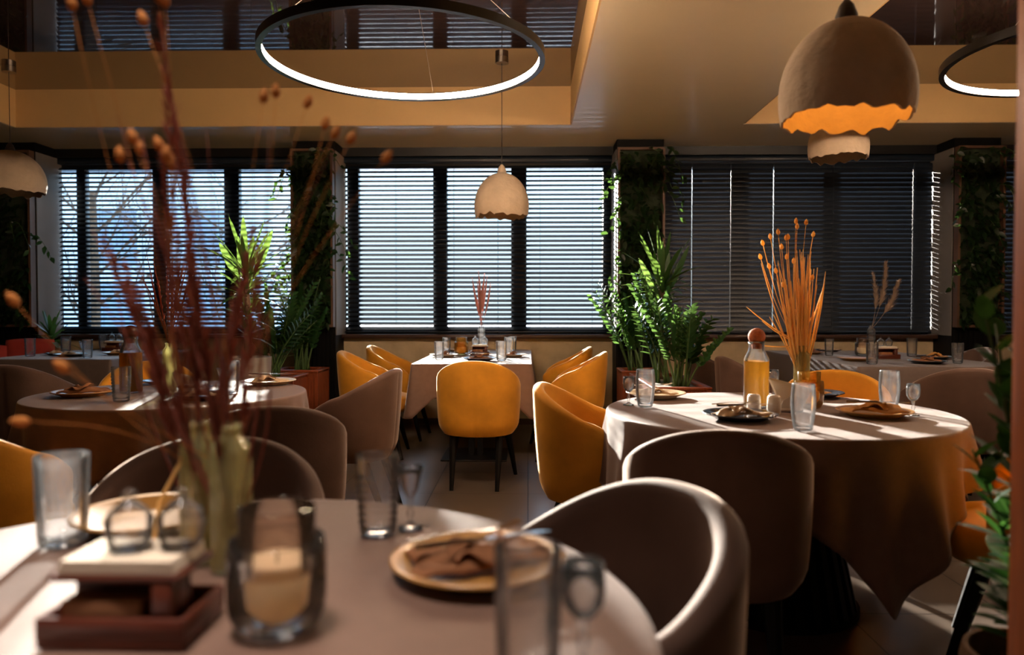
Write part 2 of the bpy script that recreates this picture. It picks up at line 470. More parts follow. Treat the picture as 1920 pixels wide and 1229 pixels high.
# ------------------------------------------------------------------ ring lamps
def ring_lamp(label, x, y, z, D=1.38):
    t = thing('ring_lamp', label, 'ceiling lamp', (x, y, z), 0)
    R = D/2; n = 96
    prof = [(R-.014, .021), (R+.014, .021), (R+.014, -.021), (R-.014, -.021), (R-.014, -.0165), (R-.004, -.0165), (R-.004, .0165), (R-.014, .0165), (R-.014, .021)]
    G().lathe(prof, n, cap=False).build('ring_housing', M['blackmetal'], t, sharp=35)
    prof = [(R-.0045, -.016), (R-.0135, -.016), (R-.0135, .016), (R-.0045, .016), (R-.0045, -.016)]
    G().lathe(prof, n, cap=False).build('light_strip', M['led'], t, sharp=60)
    top = ZM - z
    G().lathe([(.06, top-.03), (.06, top-.002), (.0, top-.002)], 24).build('ceiling_canopy', M['blackmetal'], t)
    for k in range(3):
        a = math.radians(205 + 120*k)
        G().tube([(R*cos(a), R*sin(a), .018), (.03*cos(a), .03*sin(a), top-.02)], .0012, 5).build('suspension_wire', M['canopy'], t)
    return t
ring_lamp('large glowing ring lamp hanging above the middle of the room', -.62, 3.75, 2.405)
ring_lamp('glowing ring lamp cut off by the right edge of the picture', 2.82, 3.75, 2.405)

# ------------------------------------------------------------------ pendants
def pendant(label, x, y, zb, D, H, ztop, capm, seed, lit=0, dark=False):
    t = thing('pendant_lamp', label, 'pendant lamp', (x, y, zb), 0)
    R = D/2; n = 96; m = 26
    r = random.Random(seed); ph = [r.uniform(0, 6.28) for _ in range(5)]
    def rim(a):
        v = .006*sin(3*a+ph[0]) + .009*abs(sin(7*a+ph[1])) + .006*sin(13*a+ph[2]) + .003*sin(23*a+ph[3])
        return v*R/.21
    def pt(a, t_, off):
        # t_ 0 at the rim, 1 at the top; slightly in-turned rim, egg-like dome
        z0 = H*.02 + rim(a)
        ang = -.32 + t_*(PI/2+.32)
        rr = R*(cos(ang)**(1.0 if ang > 0 else .86) if cos(ang) > 1e-6 else 0) - off
        zz = H*.26 + sin(ang)*H*.70 if ang > 0 else H*.26 + sin(ang)*H*.70
        k = max(0, 1-t_*4.0)
        zz += (z0 - .02*H)*k
        rr *= 1 + .012*sin(3*a+ph[4])*(1-t_)
        return (max(rr, .002)*cos(a), max(rr, .002)*sin(a), zz)
    g = G()
    def f(u, v):
        a = 2*PI*u
        if v <= .5: return pt(a, v*2, 0)
        return pt(a, 2-v*2, .008)
    # outer from rim to crown, inner back down to the rim
    vs = []; fs = []
    rows = [(k/m, 0) for k in range(m+1)] + [(1-k/m, .008) for k in range(m+1)]
    for (tt, off) in rows:
        for k in range(n):
            vs.append(pt(2*PI*k/n, tt, off))
    nr = len(rows)
    for j in range(nr):
        j2 = (j+1) % nr
        for k in range(n):
            k2 = (k+1) % n
            fs.append((j*n+k, j*n+k2, j2*n+k2, j2*n+k))
    g.add(vs, fs)
    g.build('lamp_shade', M['shade'], t, sharp=70)
    top = H*.96
    G().lathe([(.034, top-.012), (.034, top+.012), (.022, top+.045), (.008, top+.062), (.0, top+.064)], 20).build('cap', capm, t)
    G().tube([(0, 0, top+.06), (0, 0, ztop-zb-.03)], .003, 6).build('cord', M['cord'], t)
    G().lathe([(.0, ztop-zb-.045), (.05, ztop-zb-.045), (.05, ztop-zb-.001), (0, ztop-zb-.001)], 24).build('ceiling_canopy', M['canopy'], t)
    G().lathe([(.014, top-.10), (.014, top-.02), (.0, top-.02)], 12).build('socket', M['cap'], t)
    if lit:
        G().ball((0, 0, H*.60), .03, 14).build('bulb', emit_mat('bulb_glow', (1, .45, .10), lit), t)
        l = bpy.data.lights.new('bulb_light', 'POINT'); l.energy = 1.5; l.color = (1, .40, .05); l.shadow_soft_size = .04
        o = bpy.data.objects.new('bulb_light', l); col.objects.link(o); o.parent = t; o.location = (0, 0, H*.40)
    return t
pendant('white papier-mache lamp with wavy rim hanging before the middle window', -.202, 5.77, 1.845, .42, .37, ZM, M['shade'], 3)
pendant('nearest and largest hanging lamp, orange inside its wavy rim', 1.012, 2.42, 1.735, .41, .35, ZC, M['cap'], 11, lit=4)
pendant('small pale wavy lamp hanging directly behind the big orange-lit lamp', 2.27, 5.55, 2.235, .42, .37, ZM, M['cap'], 23)
pendant('pale hanging lamp cut off by the left edge above the wall plants', -4.13, 5.9, 2.06, .50, .37, ZM, M['cap'], 31)
# ------------------------------------------------------------------ chairs
def se(a, b, th, p):
    """superellipse point; th measured from the back (-Y) towards +X"""
    s_, c_ = sin(th), cos(th)
    return (a*math.copysign(abs(s_)**p, s_), -b*math.copysign(abs(c_)**p, c_))
def make_chair(name, fabric, label):
    t = thing(name, label, 'chair')
    PH = math.radians(122); nu = 64
    # closed profile of the padded shell: (thickness position 0 outer..1 inner, height position)
    def section(u):
        th = u*PH
        q = abs(u)
        ztop = .825 - .235*q**1.7
        zbot = .335 + .01*q
        end = 1.0
        e = max(0, (q-.93)/.07)
        shr = sqrt(max(0, 1-e*e))*.999+.001
        thick = .050
        pts = []
        # outer face going up
        N1 = 12
        for k in range(N1+1):
            h = k/N1
            z = zbot + (ztop-.022-zbot)*h
            bul = .94 + .06*sin(PI*min(1, h*1.15)*.5) if h < .87 else 1.0
            bul -= .10*max(0, 1-h*5)**2
            pts.append((bul, 0, z))
        for k in range(1, 6):                       # rolled top edge
            a = PI*k/6
            pts.append((1.0, thick*(1-cos(a))/2, ztop-.022+.022*sin(a)))
        for k in range(N1+1):
            h = 1-k/N1
            z = .40 + (ztop-.022-.40)*h
            bul = .95 + .05*sin(PI*min(1, h*1.1)*.5)
            pts.append((bul, thick, z))
        pts.append((.86, thick*.9, zbot+.02))
        zc = (zbot+ztop)/2
        out = []
        for (bul, inw, z) in pts:
            inw2 = thick/2 + (inw-thick/2)*shr
            z2 = z if e == 0 else zc + (z-zc)*(1-.10*(1-shr))
            x, y = se(.275*bul - inw2, .262*bul - inw2, th, .80)
            # central seam
            if abs(u) < .012 and inw == 0 and z < ztop-.03: y += .004
            y += -.045*(z2-.5)*cos(th)                 # back leans outward
            out.append((x, y, z2))
        return out
    us = sorted(set([-1+2*k/nu for k in range(nu+1)] + [.99, .975, .955, -.99, -.975, -.955, -.012, .012, .998, -.998]))
    secs = [section(u) for u in us]
    m = len(secs[0]); vs = [p for s_ in secs for p in s_]; fs = []
    for i in range(len(secs)-1):
        for k in range(m):
            k2 = (k+1) % m
            fs.append((i*m+k, (i+1)*m+k, (i+1)*m+k2, i*m+k2))
    fs.append(tuple(range(m))); fs.append(tuple(range(len(vs)-1, len(vs)-m-1, -1)))
    G().add(vs, fs).build('backrest', fabric, t, sharp=75)
    # seat cushion
    prof = [(.0, .345), (.80, .345), (.93, .36), (.985, .385), (1.0, .42), (.985, .452), (.93, .474), (.8, .484), (.4, .490), (.0, .492)]
    vs = []; fs = []; n = 48
    for (s_, z) in prof:
        for k in range(n):
            x, y = se(.235*max(s_, .001), .235*max(s_, .001), 2*PI*k/n, .72)
            vs.append((x, y+.045*1.0, z))
    for j in range(len(prof)-1):
        for k in range(n):
            a = j*n+k; c = j*n+(k+1) % n
            fs.append((a, c, c+n, a+n))
    G().add(vs, fs).build('seat', fabric, t, sharp=60)
    for (tx, ty, fx, fy) in ((-.15, -.12, -.145, -.25), (.15, -.12, .145, -.25), (-.17, .15, -.225, .25), (.17, .15, .225, .25)):
        g = G(); n = 4
        pts = [(tx, ty, .36), ((tx+fx)/2, (ty+fy)/2, .18), (fx, fy, 0)]
        g.tube(pts, [.026, .020, .013], 8)
        g.build('leg', M['black'], t)
    return t
K_yel = Kind(make_chair('tub_chair', M['yellow'], 'x'))
K_bro = Kind(make_chair('tub_chair', M['brown'], 'x'))
def chair(K, x, y, dx, dy, label, group):
    return K.put((x, y, 0), math.atan2(-dx, dy), label, 'chair', group)
g1 = 'chairs around the middle window table'
chair(K_yel, -.325, 4.93, .06, 1, 'mustard velvet tub chair seen from behind at the near end of the middle window table', g1)
chair(K_yel, -1.22, 5.85, 1, .05, 'mustard chair on the left long side of the middle window table, the nearer of two', g1)
chair(K_yel, -1.17, 6.68, 1, -.05, 'mustard chair on the left long side of the middle window table, close to the window', g1)
chair(K_yel, .34, 5.78, -1, .12, 'mustard chair on the right long side of the middle window table, the nearer of two', g1)
chair(K_yel, .29, 6.55, -1, .08, 'mustard chair on the right long side of the middle window table, close to the window', g1)
g2 = 'chairs around the right round table'
chair(K_yel, .30, 3.28, 1, -.18, 'mustard chair turned right, at the left side of the right round table', g2)
chair(K_bro, .565, 2.27, .12, 1, 'taupe chair seen from behind, pushed up to the near side of the right round table', g2)
chair(K_yel, 1.55, 3.82, -.4, -.85, 'mustard chair behind the right round table, between the carafe and the tumbler', g2)
chair(K_yel, 1.63, 2.38, -.84, .55, 'mustard chair at the right of the right round table, partly hidden by the foreground plant', g2)
g3 = 'chairs around the left round table'
chair(K_bro, -.98, 4.10, -1, .12, 'taupe chair turned left, on the far right side of the left round table', g3)
chair(K_bro, -.95, 2.72, -.35, 1, 'taupe chair seen from behind on the near right side of the left round table', g3)
chair(K_yel, -1.83, 2.42, .15, 1, 'dark mustard chair cut off by the left edge, near side of the left round table', g3)
chair(K_yel, -2.28, 4.42, .4, -1, 'mustard chair facing the camera behind the amber carafe of the left round table', g3)
g4 = 'chairs around the foreground table'
chair(K_bro, -.74, 1.66, .25, -1, 'dark taupe chair facing the camera behind the yellow-green bottles of the foreground table', g4)
chair(K_bro, .07, 1.27, -.88, -.48, 'biggest taupe chair, in the foreground right of the near table, with sunlit rim', g4)
g5 = 'chairs around the right window table'
chair(K_bro, 1.60, 5.25, 1, .1, 'grey-brown chair left of the right window table, the nearer of two by the planter', g5)
chair(K_bro, 1.58, 6.10, 1, 0, 'grey-brown chair left of the right window table, the farther of two by the planter', g5)
chair(K_bro, 2.48, 4.42, .1, 1, 'dark brown chair seen from behind at the near end of the right window table', g5)
chair(K_bro, 3.72, 5.55, -1, .05, 'dark chair on the right side of the right window table, nearer of two', g5)
chair(K_bro, 3.66, 6.45, -1, 0, 'dark chair on the right side of the right window table, farther of two', g5)
chair(K_bro, -3.03, 4.55, .12, 1, 'dark grey-brown chair seen from behind at the near end of the left window table', 'chairs around the left window table')

# ------------------------------------------------------------------ tables and cloths
def cloth_mesh(outline, drop, ripple, z=.752, out0=.006, rows=14, seed=0, flare=None, smoothtop=None):
    """outline: dense closed loop of (x,y,nx,ny); drop(i)->hang length; ripple(i,s)->outward offset"""
    n = len(outline); g = G(); vs = []; fs = []
    cx = sum(p[0] for p in outline)/n; cy = sum(p[1] for p in outline)/n
    tops = [0, .2, .4, .6, .8, .93, .985]
    vs.append((cx, cy, z))
    for t in tops[1:]:
        for (x, y, nx, ny) in outline:
            X = cx+(x-cx)*t; Y = cy+(y-cy)*t
            vs.append((X, Y, z + .0012*noise.noise(Vector((X*7, Y*7, seed)))))
    for k in range(n): fs.append((0, 1+k, 1+(k+1) % n))
    def link(r):
        for k in range(n):
            a = 1+r*n+k; b = 1+r*n+(k+1) % n
            fs.append((a, a+n, b+n, b))
    for r in range(len(tops)-2): link(r)
    base = len(tops)-2
    ed = [(.0, 0), (.55, -.003), (1.0, -.010)]
    for (o, dz) in ed:
        for (x, y, nx, ny) in outline: vs.append((x+nx*out0*o, y+ny*out0*o, z+dz))
    for r in range(base, base+3): link(r)
    base += 3
    for j in range(1, rows+1):
        s = j/rows
        for i, (x, y, nx, ny) in enumerate(outline):
            L = drop(i)
            o = out0 + ripple(i, s)
            vs.append((x+nx*o, y+ny*o, z-.010-s*max(L-.01, .01)))
    for r in range(base, base+rows): link(r)
    g.add(vs, fs)
    return g
def round_table(x, y, R, label, clabel, rot, half, seed, mult=1.0, conical=True):
    t = thing('round_table', label, 'table', (x, y, 0))
    G().lathe([(0, .718), (R-.02, .718), (R-.008, .726), (R-.006, .742), (R-.012, .748), (0, .748)], 96).build('tabletop', M['wood_dark'], t)
    g = G(); n = 28
    for k in range(n):
        a = 2*PI*k/n
        mm = Matrix.Rotation(a, 4, 'Z')
        r0, r1 = .27, .125
        w = .016
        vs = [(r0, -w, .02), (r0+.03, -w, .02), (r0+.03, w, .02), (r0, w, .02), (r1, -w*.6, .70), (r1+.025, -w*.6, .70), (r1+.025, w*.6, .70), (r1, w*.6, .70)]
        g.add(vs, [(0, 3, 2, 1), (4, 5, 6, 7), (0, 1, 5, 4), (1, 2, 6, 5), (2, 3, 7, 6), (3, 0, 4, 7)], mm)
    g.lathe([(0, .02), (.265, .02), (.12, .70), (0, .70)], 40)
    g.lathe([(0, 0), (.31, 0), (.31, .02), (0, .02)], 40)
    g.lathe([(0, .70), (.2, .70), (.2, .718), (0, .718)], 32)
    g.build('slatted_pedestal', M['black'], t)
    n = 320; R2 = R
    out = []
    for k in range(n):
        a = 2*PI*k/n
        out.append((R2*cos(a), R2*sin(a), cos(a), sin(a)))
    r = random.Random(seed); ph = [r.uniform(0, 6.28) for _ in range(4)]
    def d(i):
        a = 2*PI*i/n - rot
        c = max(abs(cos(a)), abs(sin(a)))
        c = half/c
        # corner is slightly rounded
        L = min(c, half*1.40) - R
        return max(.05, L*mult)
    dm = [d(i) for i in range(n)]
    ds = [sum(dm[(i+k) % n] for k in range(-1, 2))/3 for i in range(n)]
    def rip(i, s):
        a = 2*PI*i/n
        k = min(1, ds[i]/.35)
        w = sin(11*a+ph[0]+.8*sin(3*a+ph[1])) + .7*sin(23*a+ph[2]+.6*sin(5*a))
        return s**1.05*(.030*w*(.3+.7*k) + .018)  + .01*s*k
    c = cloth_mesh(out, lambda i: ds[i], rip, seed=seed).build('tablecloth', M['cloth'], None, sharp=180, loc=(x, y, 0), solid=.0016)
    tag(c, clabel, 'tablecloth')
    return t
round_table(.965, 2.93, .65, 'round table under a taupe cloth on a black slatted cone base, right of the middle',
            'taupe cloth with a corner hanging low on the right round table with the orange juice', math.radians(-122), .86, 4, mult=1.0)
round_table(-1.69, 3.50, .61, 'round table under the dim cloth at the left, behind the foreground bottles',
            'taupe cloth on the left round table with the amber carafe', math.radians(20), .84, 9)
round_table(-.47, .92, .625, 'nearest round table, cut off by the bottom edge of the picture',
            'taupe cloth with streaks of sun on the nearest table', math.radians(10), .80, 2)
def rect_outline(w, d, step=.03, rc=.012):
    """rounded rectangle centred on 0, and per-point distance from the nearest corner"""
    pts = []
    cs = [(w/2-rc, d/2-rc, 0), (-w/2+rc, d/2-rc, 90), (-w/2+rc, -d/2+rc, 180), (w/2-rc, -d/2+rc, 270)]
    for q, (cx, cy, a0) in enumerate(cs):
        for k in range(7):
            a = math.radians(a0 + 90*k/6)
            pts.append((cx+rc*cos(a), cy+rc*sin(a), cos(a), sin(a)))
        nx_, ny_ = cs[(q+1) % 4][0], cs[(q+1) % 4][1]
        a = math.radians(a0+90)
        p0 = Vector((cx+rc*cos(a), cy+rc*sin(a))); p1 = Vector((nx_+rc*cos(a), ny_+rc*sin(a)))
        m = max(2, int((p1-p0).length/step))
        for k in range(1, m):
            p = p0.lerp(p1, k/m)
            pts.append((p.x, p.y, cos(a), sin(a)))
    return pts
def window_table(x, y, w, d, hang, label, clabel, seed, m='cloth'):
    t = thing('dining_table', label, 'table', (x, y, 0))
    G().box(-w/2+.006, w/2-.006, -d/2+.006, d/2-.006, .718, .747, .006).build('tabletop', M['wood_dark'], t)
    for yy in (-d*.27, d*.27):
        G().box(-.25, .25, yy-.25, yy+.25, 0, .012, .003).build('base_plate', M['blackmetal'], t)
        G().box(-.055, -.015, yy-.04, yy+.04, .012, .718).box(.015, .055, yy-.04, yy+.04, .012, .718).build('post', M['blackmetal'], t)
    out = rect_outline(w, d)
    r = random.Random(seed); ph = [r.uniform(0, 6.28) for _ in range(4)]
    cd = [sqrt((w/2-abs(p[0]))**2 + (d/2-abs(p[1]))**2) for p in out]
    def drop(i): return hang + max(0, .15*(1-cd[i]/.16))
    def rip(i, s):
        p = out[i]
        u = p[0]*9 + p[1]*7
        k = max(0, 1-cd[i]/.13)
        return s*(.010 + .010*sin(u*1.3+ph[0])) + s*.055*k
    c = cloth_mesh(out, drop, rip, seed=seed).build('tablecloth', M[m], None, sharp=180, loc=(x, y, 0), solid=.0016)
    tag(c, clabel, 'tablecloth')
    return t
window_table(-.41, 6.37, .87, 1.95, .25, 'rectangular table on a black metal pedestal at the middle window',
             'brown cloth with pointed corners on the middle window table', 1)
window_table(2.86, 6.22, 1.16, 2.04, .27, 'rectangular table in front of the closed blinds at the right',
             'dark grey cloth on the right window table, striped by light', 3, 'clothgrey')
window_table(-3.83, 6.58, 1.05, 1.5, .27, 'rectangular table by the left window beside the red cushion',
             'pale bluish-lit cloth on the left window table', 5, 'clothgrey')

# ------------------------------------------------------------------ bench with cushions at the far left
t = thing('bench', 'dark upholstered bench behind the left window table, at the left edge', 'bench', (-5.05, 6.0, 0))
G().box(-.3, .3, -.95, .95, .10, .45, .03).build('seat', M['sofa'], t)
G().box(-.38, -.26, -.95, .95, .10, .80, .03).build('backrest', M['sofa'], t)
for (a, b) in ((-.28, -.85), (.24, -.85), (-.28, .85), (.24, .85)):
    G().tube([(a, b, 0), (a, b, .11)], .02, 8).build('leg', M['black'], t)
def cushion(label, x, y, z, w, h, rz, tilt):
    def f(u, v, sgn):
        a = (u*2-1); b = (v*2-1)
        k = (1-a**4)*(1-b**4)
        e = 1-.06*(a*a*b*b)
        return (a*w/2*(1-.05*b*b), sgn*(.075*k**.5), b*h/2*(1-.07*a*a)+h/2)
    g = G()
    g.grid(lambda u, v: f(u, v, 1), 20, 16); g.grid(lambda u, v: f(u, v, -1), 20, 16)
    o = g.build('cushion', M['cushion'], None, sharp=180)
    o.matrix_world = T(x, y, z, rz, tilt)
    return tag(o, label, 'cushion', None)
cushion('red cushion lying at the left edge behind the left window table', -5.0, 6.55, .46, .62, .38, math.radians(4), -.2)
cushion('red cushion with a raised corner nearest the left window', -4.66, 6.86, .46, .42, .42, math.radians(18), -.15)
# ------------------------------------------------------------------ tableware kinds
ZT = .7545
def tumbler_geo(rt, rb, h, style, n=48, base=.012):
    w = .0022
    def rf_out(r, z, a, j):
        if style == 'ribs': return r
        if style == 'cut' and z > .012 and z < h*.62:
            return r*(1 + .035*(abs(sin(10*a + z*150)) - .5) + .035*(abs(sin(10*a - z*150)) - .5))
        if style == 'flutes' and z > .01 and z < h*.72:
            return r*(1+.03*(abs(sin(8*a))-.5)*2)
        return r
    prof = [(0, .0), (rb*.85, .0), (rb, .004)]
    m = 40
    for k in range(1, m+1):
        t = k/m; r = rb + (rt-rb)*t
        if style == 'ribs' and .06 < t < .74: r += .0034*(abs(sin(t*h*PI/.0135)) - .3)
        if style == 'barrel': r = rb + (rt-rb)*t + .006*sin(PI*t)
        prof.append((r, .004 + (h-.006)*t))
    prof.append((rt-w*.5, h))
    ip = [(rt-w, h-.002)]
    for k in range(1, 13):
        t = 1-k/12; r = rb + (rt-rb)*t - w
        if style == 'barrel': r += .006*sin(PI*t)
        ip.append((max(r, .004), base + (h-.002-base)*t))
    ip.append((0, base))
    g = G()
    g.lathe(prof, n, rf=rf_out, cap=False)
    g.lathe(ip, n, cap=False)
    o = len(g.v)//1
    return g
def tumbler_kind(rt, rb, h, style, mt=None, n=48):
    t = tumbler_geo(rt, rb, h, style, n).build('tumbler', mt or M['crystal' if style in ('cut',) else 'glass'], None, sharp=180)
    return Kind(t)
K_ring = tumbler_kind(.038, .031, .142, 'ribs')
K_cut = tumbler_kind(.039, .034, .140, 'cut')
K_flute = tumbler_kind(.037, .033, .140, 'flutes')
K_plain = tumbler_kind(.036, .030, .152, 'barrel')
def stem_geo(t, h, R, style):
    foot = [(0, 0), (R*.92, 0), (R*.92, .002), (.012, .006), (.005, .012), (0, .012)]
    hb = h*.45
    G().lathe(foot, 32, cap=False).build('foot', M['glass'], t, sharp=180)
    G().lathe([(.0048, .011), (.0036, hb*.35), (.0072, hb*.55), (.0038, hb*.72), (.006, hb)], 16, cap=False).build('stem', M['glass'], t, sharp=180)
    if style == 'round':
        out = [(.004, hb), (R*.55, hb+.006), (R*.92, hb+(h-hb)*.3), (R*1.0, hb+(h-hb)*.6), (R*.92, h)]
    else:
        out = [(.004, hb), (R*.35, hb+.010), (R*.60, hb+(h-hb)*.35), (R*.80, hb+(h-hb)*.75), (R*1.02, h)]
    inn = [(max(r-.002, .001), z+.0015 if z < h else z) for r, z in out][::-1]
    G().lathe(out+inn, 32, cap=False).build('bowl', M['glass'], t, sharp=180)
def stem_kind(h, R, style):
    t = thing('stem_glass', None, None); stem_geo(t, h, R, style); return Kind(t)
K_cord = stem_kind(.112, .0245, 'flare')
K_wine = stem_kind(.118, .0245, 'round')
def plate_kind(R, m, deep=.02):
    prof = [(0, .003), (R*.55, .003), (R*.58, 0), (R*.66, 0), (R*.68, .004), (R*.93, deep-.003), (R, deep), (R*1.0, deep+.0025), (R*.985, deep+.004), (R*.9, deep+.001), (R*.66, .009), (R*.5, .0075), (0, .0075)]
    return Kind(G().lathe(prof, 64, cap=False).build('plate', m, None, sharp=60))
KP = {'gold': plate_kind(.133, M['plate_gold']), 'cream': plate_kind(.133, M['plate_cream']), 'dark': plate_kind(.133, M['plate_dark'])}
def napkin_geo(seed, w=.19, h=.085):
    r = random.Random(seed); o = r.uniform(0, 50)
    g = G()
    def f(u, v):
        a = (u-.5)*w; b = (v-.5)*h
        n1 = noise.noise(Vector((a*16+o, b*20, 1.3))); n2 = noise.noise(Vector((a*34+o, b*40, 4.1)))
        z = .010 + .018*max(0, .45+n1) + .006*n2
        e = max(abs(u-.5), abs(v-.5))*2
        z = z*(1-.6*e**4) + .001
        return (a*(1+.12*n2) + .012*n1, b*(1+.35*noise.noise(Vector((a*12+o, 3, 0)))) + .012*sin(a*40+o), z + .006*(v > .45)*(1-e*e))
    g.grid(f, 34, 18)
    def f2(u, v):
        p = f(.12+u*.5, .1+v*.7)
        return (p[0]*.8+.012, p[1]*.9-.012+.01*sin(u*7), p[2]+.010+.006*sin(u*9+o))
    g.grid(f2, 20, 14)
    return g
KN = {}
for key, mt in (('rust', 'rust'), ('mustard', 'mustard'), ('beige', 'beige')):
    KN[key] = Kind(napkin_geo(len(key)*7, ).build('napkin', M[mt], None, sharp=180, solid=.0022))
def knife_kind():
    t = thing('table_knife', None, None)
    g = G()
    vs = []; 
    prof = [(.0, .0085), (.03, .0105), (.075, .0105), (.10, .006), (.112, .001)]
    for (x, w) in prof: vs += [(x, -.006, .0012), (x, -.006+w*1.5, .0006), (x, -.006, -.0004), (x, -.006+w*1.5, 0)]
    fs = []
    for i in range(len(prof)-1):
        a = i*4; fs += [(a, a+1, a+5, a+4), (a+2, a+6, a+7, a+3), (a, a+4, a+6, a+2), (a+1, a+3, a+7, a+5)]
    fs += [(0, 2, 3, 1), (16, 17, 19, 18)]
    g.add(vs, fs).build('blade', M['steel'], t)
    G().tube([(-.105, 0, 0), (-.08, 0, 0), (-.03, 0, 0), (.004, 0, 0)], [.0045, .0052, .004, .003], 8).build('handle', M['steel'], t)
    return Kind(t)
def fork_kind():
    t = thing('table_fork', None, None)
    g = G()
    g.tube([(0, 0, 0), (.02, 0, -.002), (.04, 0, -.002)], [.003, .008, .010], 8, flat=.15)
    for y in (-.0085, -.0028, .0028, .0085):
        g.tube([(.036, y, -.002), (.06, y, .0), (.082, y*.95, .005)], [.0017, .0015, .0008], 5)
    g.build('tines', M['steel'], t)
    G().tube([(-.11, 0, 0), (-.09, 0, 0), (-.04, 0, .003), (.0, 0, .001)], [.005, .0055, .003, .003], 8, flat=.5).build('handle', M['steel'], t)
    return Kind(t)
K_knife = knife_kind(); K_fork = fork_kind()

def setting(x, y, pk, nk, ang, where, cutlery='kf', ncol=None, nscale=1.0, ps=1.0, noff=(0, 0), group='place settings'):
    """plate, the napkin on it and the cutlery on the napkin, all things of their own"""
    pcol = {'gold': 'ochre glazed', 'cream': 'cream', 'dark': 'charcoal'}[pk]
    KP[pk].put((x, y, ZT), 0, '%s plate %s' % (pcol, where), 'plate', 'plates laid on the tables', scale=ps)
    if nk:
        nz = ZT + .010
        KN[nk].put((x+noff[0], y+noff[1], nz), ang, '%s napkin on the %s plate %s' % (nk, pcol.split()[0], where), 'napkin', 'napkins on the plates', scale=nscale)
    c, s_ = cos(ang), sin(ang)
    if 'k' in cutlery:
        K_knife.put((x - s_*(-.022)+noff[0], y + c*(-.022)+noff[1], ZT+.054), ang, 'steel knife on the %s plate %s' % (pcol.split()[0], where), 'knife', 'knives on the napkins')
    if 'f' in cutlery:
        K_fork.put((x - s_*.016+noff[0], y + c*.016+noff[1], ZT+.056), ang+.12, 'steel fork on the %s plate %s' % (pcol.split()[0], where), 'fork', 'forks on the napkins')

def carafe(x, y, label, h=.255, R=.050, level=.185, cap='cork', juice='juice'):
    t = thing('juice_carafe', label, 'carafe', (x, y, ZT))
    out = [(0, 0), (R*.92, 0), (R, .006), (R, h*.70), (R*.97, h*.74), (R*.66, h*.86), (R*.60, h*.93), (R*.66, h), ]
    inn = [(r-.0028 if r > .01 else r, max(z, .006)) for r, z in out[1:]][::-1] + [(0, .006)]
    G().lathe(out+inn, 48, cap=False).build('bottle', M['glass'], t, sharp=180)
    prof = [(0, .007), (R-.004, .007), (R-.0012, .012)] + [(R-.0012, level*k/6) for k in range(1, 7)] + [(0, level)]
    G().lathe(prof, 40, cap=False).build('juice', M[juice], t, sharp=50)
    G().ball((0, 0, h+.020), .034, 24).lathe([(.018, h-.03), (.0215, h+.005), (0, h+.005)], 20).build('cork_stopper', M[cap], t, sharp=60)
    return t
def jar_candle(x, y, label, mt='smoke', s=1.0):
    t = thing('candle_jar', label, 'candle holder', (x, y, ZT)); t.scale = (s, s, s)
    # lower wide clear bowl
    out = [(0, .0), (.046, .0), (.050, .004), (.058, .022), (.060, .040), (.060, .095), (.058, .110), (.0565, .112)]
    inn = [(.0555, .110), (.0575, .095), (.0575, .042), (.054, .024), (.045, .012), (0, .012)]
    G().lathe(out+inn, 48, cap=False).build('outer_jar', M['jar' if mt == 'smoke' else mt], t, sharp=180)
    out = [(.046, .070), (.047, .150), (.0455, .151), (.0445, .149), (.0435, .070)]
    G().lathe(out, 48, cap=False).build('inner_tube', M[mt], t, sharp=180)
    G().lathe([(0, .016), (.040, .016), (.043, .022), (.043, .082), (.040, .085), (.012, .080), (0, .080)], 40, cap=False).build('candle', M['wax'], t, sharp=50)
    G().tube([(0, 0, .079), (.001, 0, .094)], .0012, 6).build('wick', M['black'], t)
    return t
def bottle_vase(x, y, label, mt='ygreen', h=.235, R=.031, s=1.0):
    out = [(0, 0), (R*.95, 0), (R, .005), (R, h*.80), (R*.9, h*.86), (R*.55, h*.93), (R*.52, h*.97), (R*.62, h*.985), (R*.60, h)]
    inn = [(max(r-.003, .003), max(z, .008)) for r, z in out[1:]][::-1] + [(0, .008)]
    o = G().lathe(out+inn, 40, cap=False).build('bottle_vase', M[mt], None, sharp=180, loc=(x, y, ZT))
    o.scale = (s, s, s)
    return tag(o, label, 'vase')
def shaker_kind():
    t = thing('glass_shaker', None, None)
    def rf(r, z, a, j): return r*(1+.06*abs(sin(6*a))) if .006 < z < .046 else r
    G().lathe([(0, 0), (.020, 0), (.024, .006), (.026, .022), (.0275, .036), (.024, .046), (.015, .054), (.013, .056), (.0, .056)], 36, rf=rf, cap=False).build('body', M['crystal'], t, sharp=180)
    G().lathe([(.013, .054), (.010, .059), (.004, .061), (.004, .063), (.009, .067), (.009, .071), (0, .075)], 20, cap=False).build('knob', M['glass'], t, sharp=180)
    return Kind(t)
K_shak = shaker_kind()
def caddy(x, y, rz, label, s=1.0, white=True):
    t = thing('condiment_caddy', label, 'caddy', (x, y, ZT), rz); t.scale = (s, s, s)
    g = G()
    g.box(-.088, .088, -.055, .060, 0, .008, .002)
    g.box(-.088, .088, -.055, -.047, .008, .036, .002); g.box(-.088, .088, .052, .060, .008, .036, .002)
    g.box(-.088, -.080, -.047, .052, .008, .036, .002); g.box(.080, .088, -.047, .052, .008, .036, .002)
    g.build('tray', M['wood_dark'], t)
    G().box(-.070, .070, -.004, .006, .008, .076, .002).box(.044, .070, -.045, -.004, .008, .076, .002).build('divider', M['wood_dark'], t)
    G().box(-.078, .078, -.046, .052, .076, .083, .002).build('shelf', M['wood_dark'], t)
    g = G()
    for k in range(5): g.box(-.070+.001*k, .070-.0007*k, -.040, .046, .0832+k*.0032, .0862+k*.0032, .0008)
    g.build('napkin_stack', M['paper'], t)
    g = G()
    for k in range(5): g.box(-.066, .030, -.040+.007*k, -.0345+.007*k, .010, .052-.002*(k % 2), .0015)
    g.build('wipe_sachets', M['rust'], t)
    return t
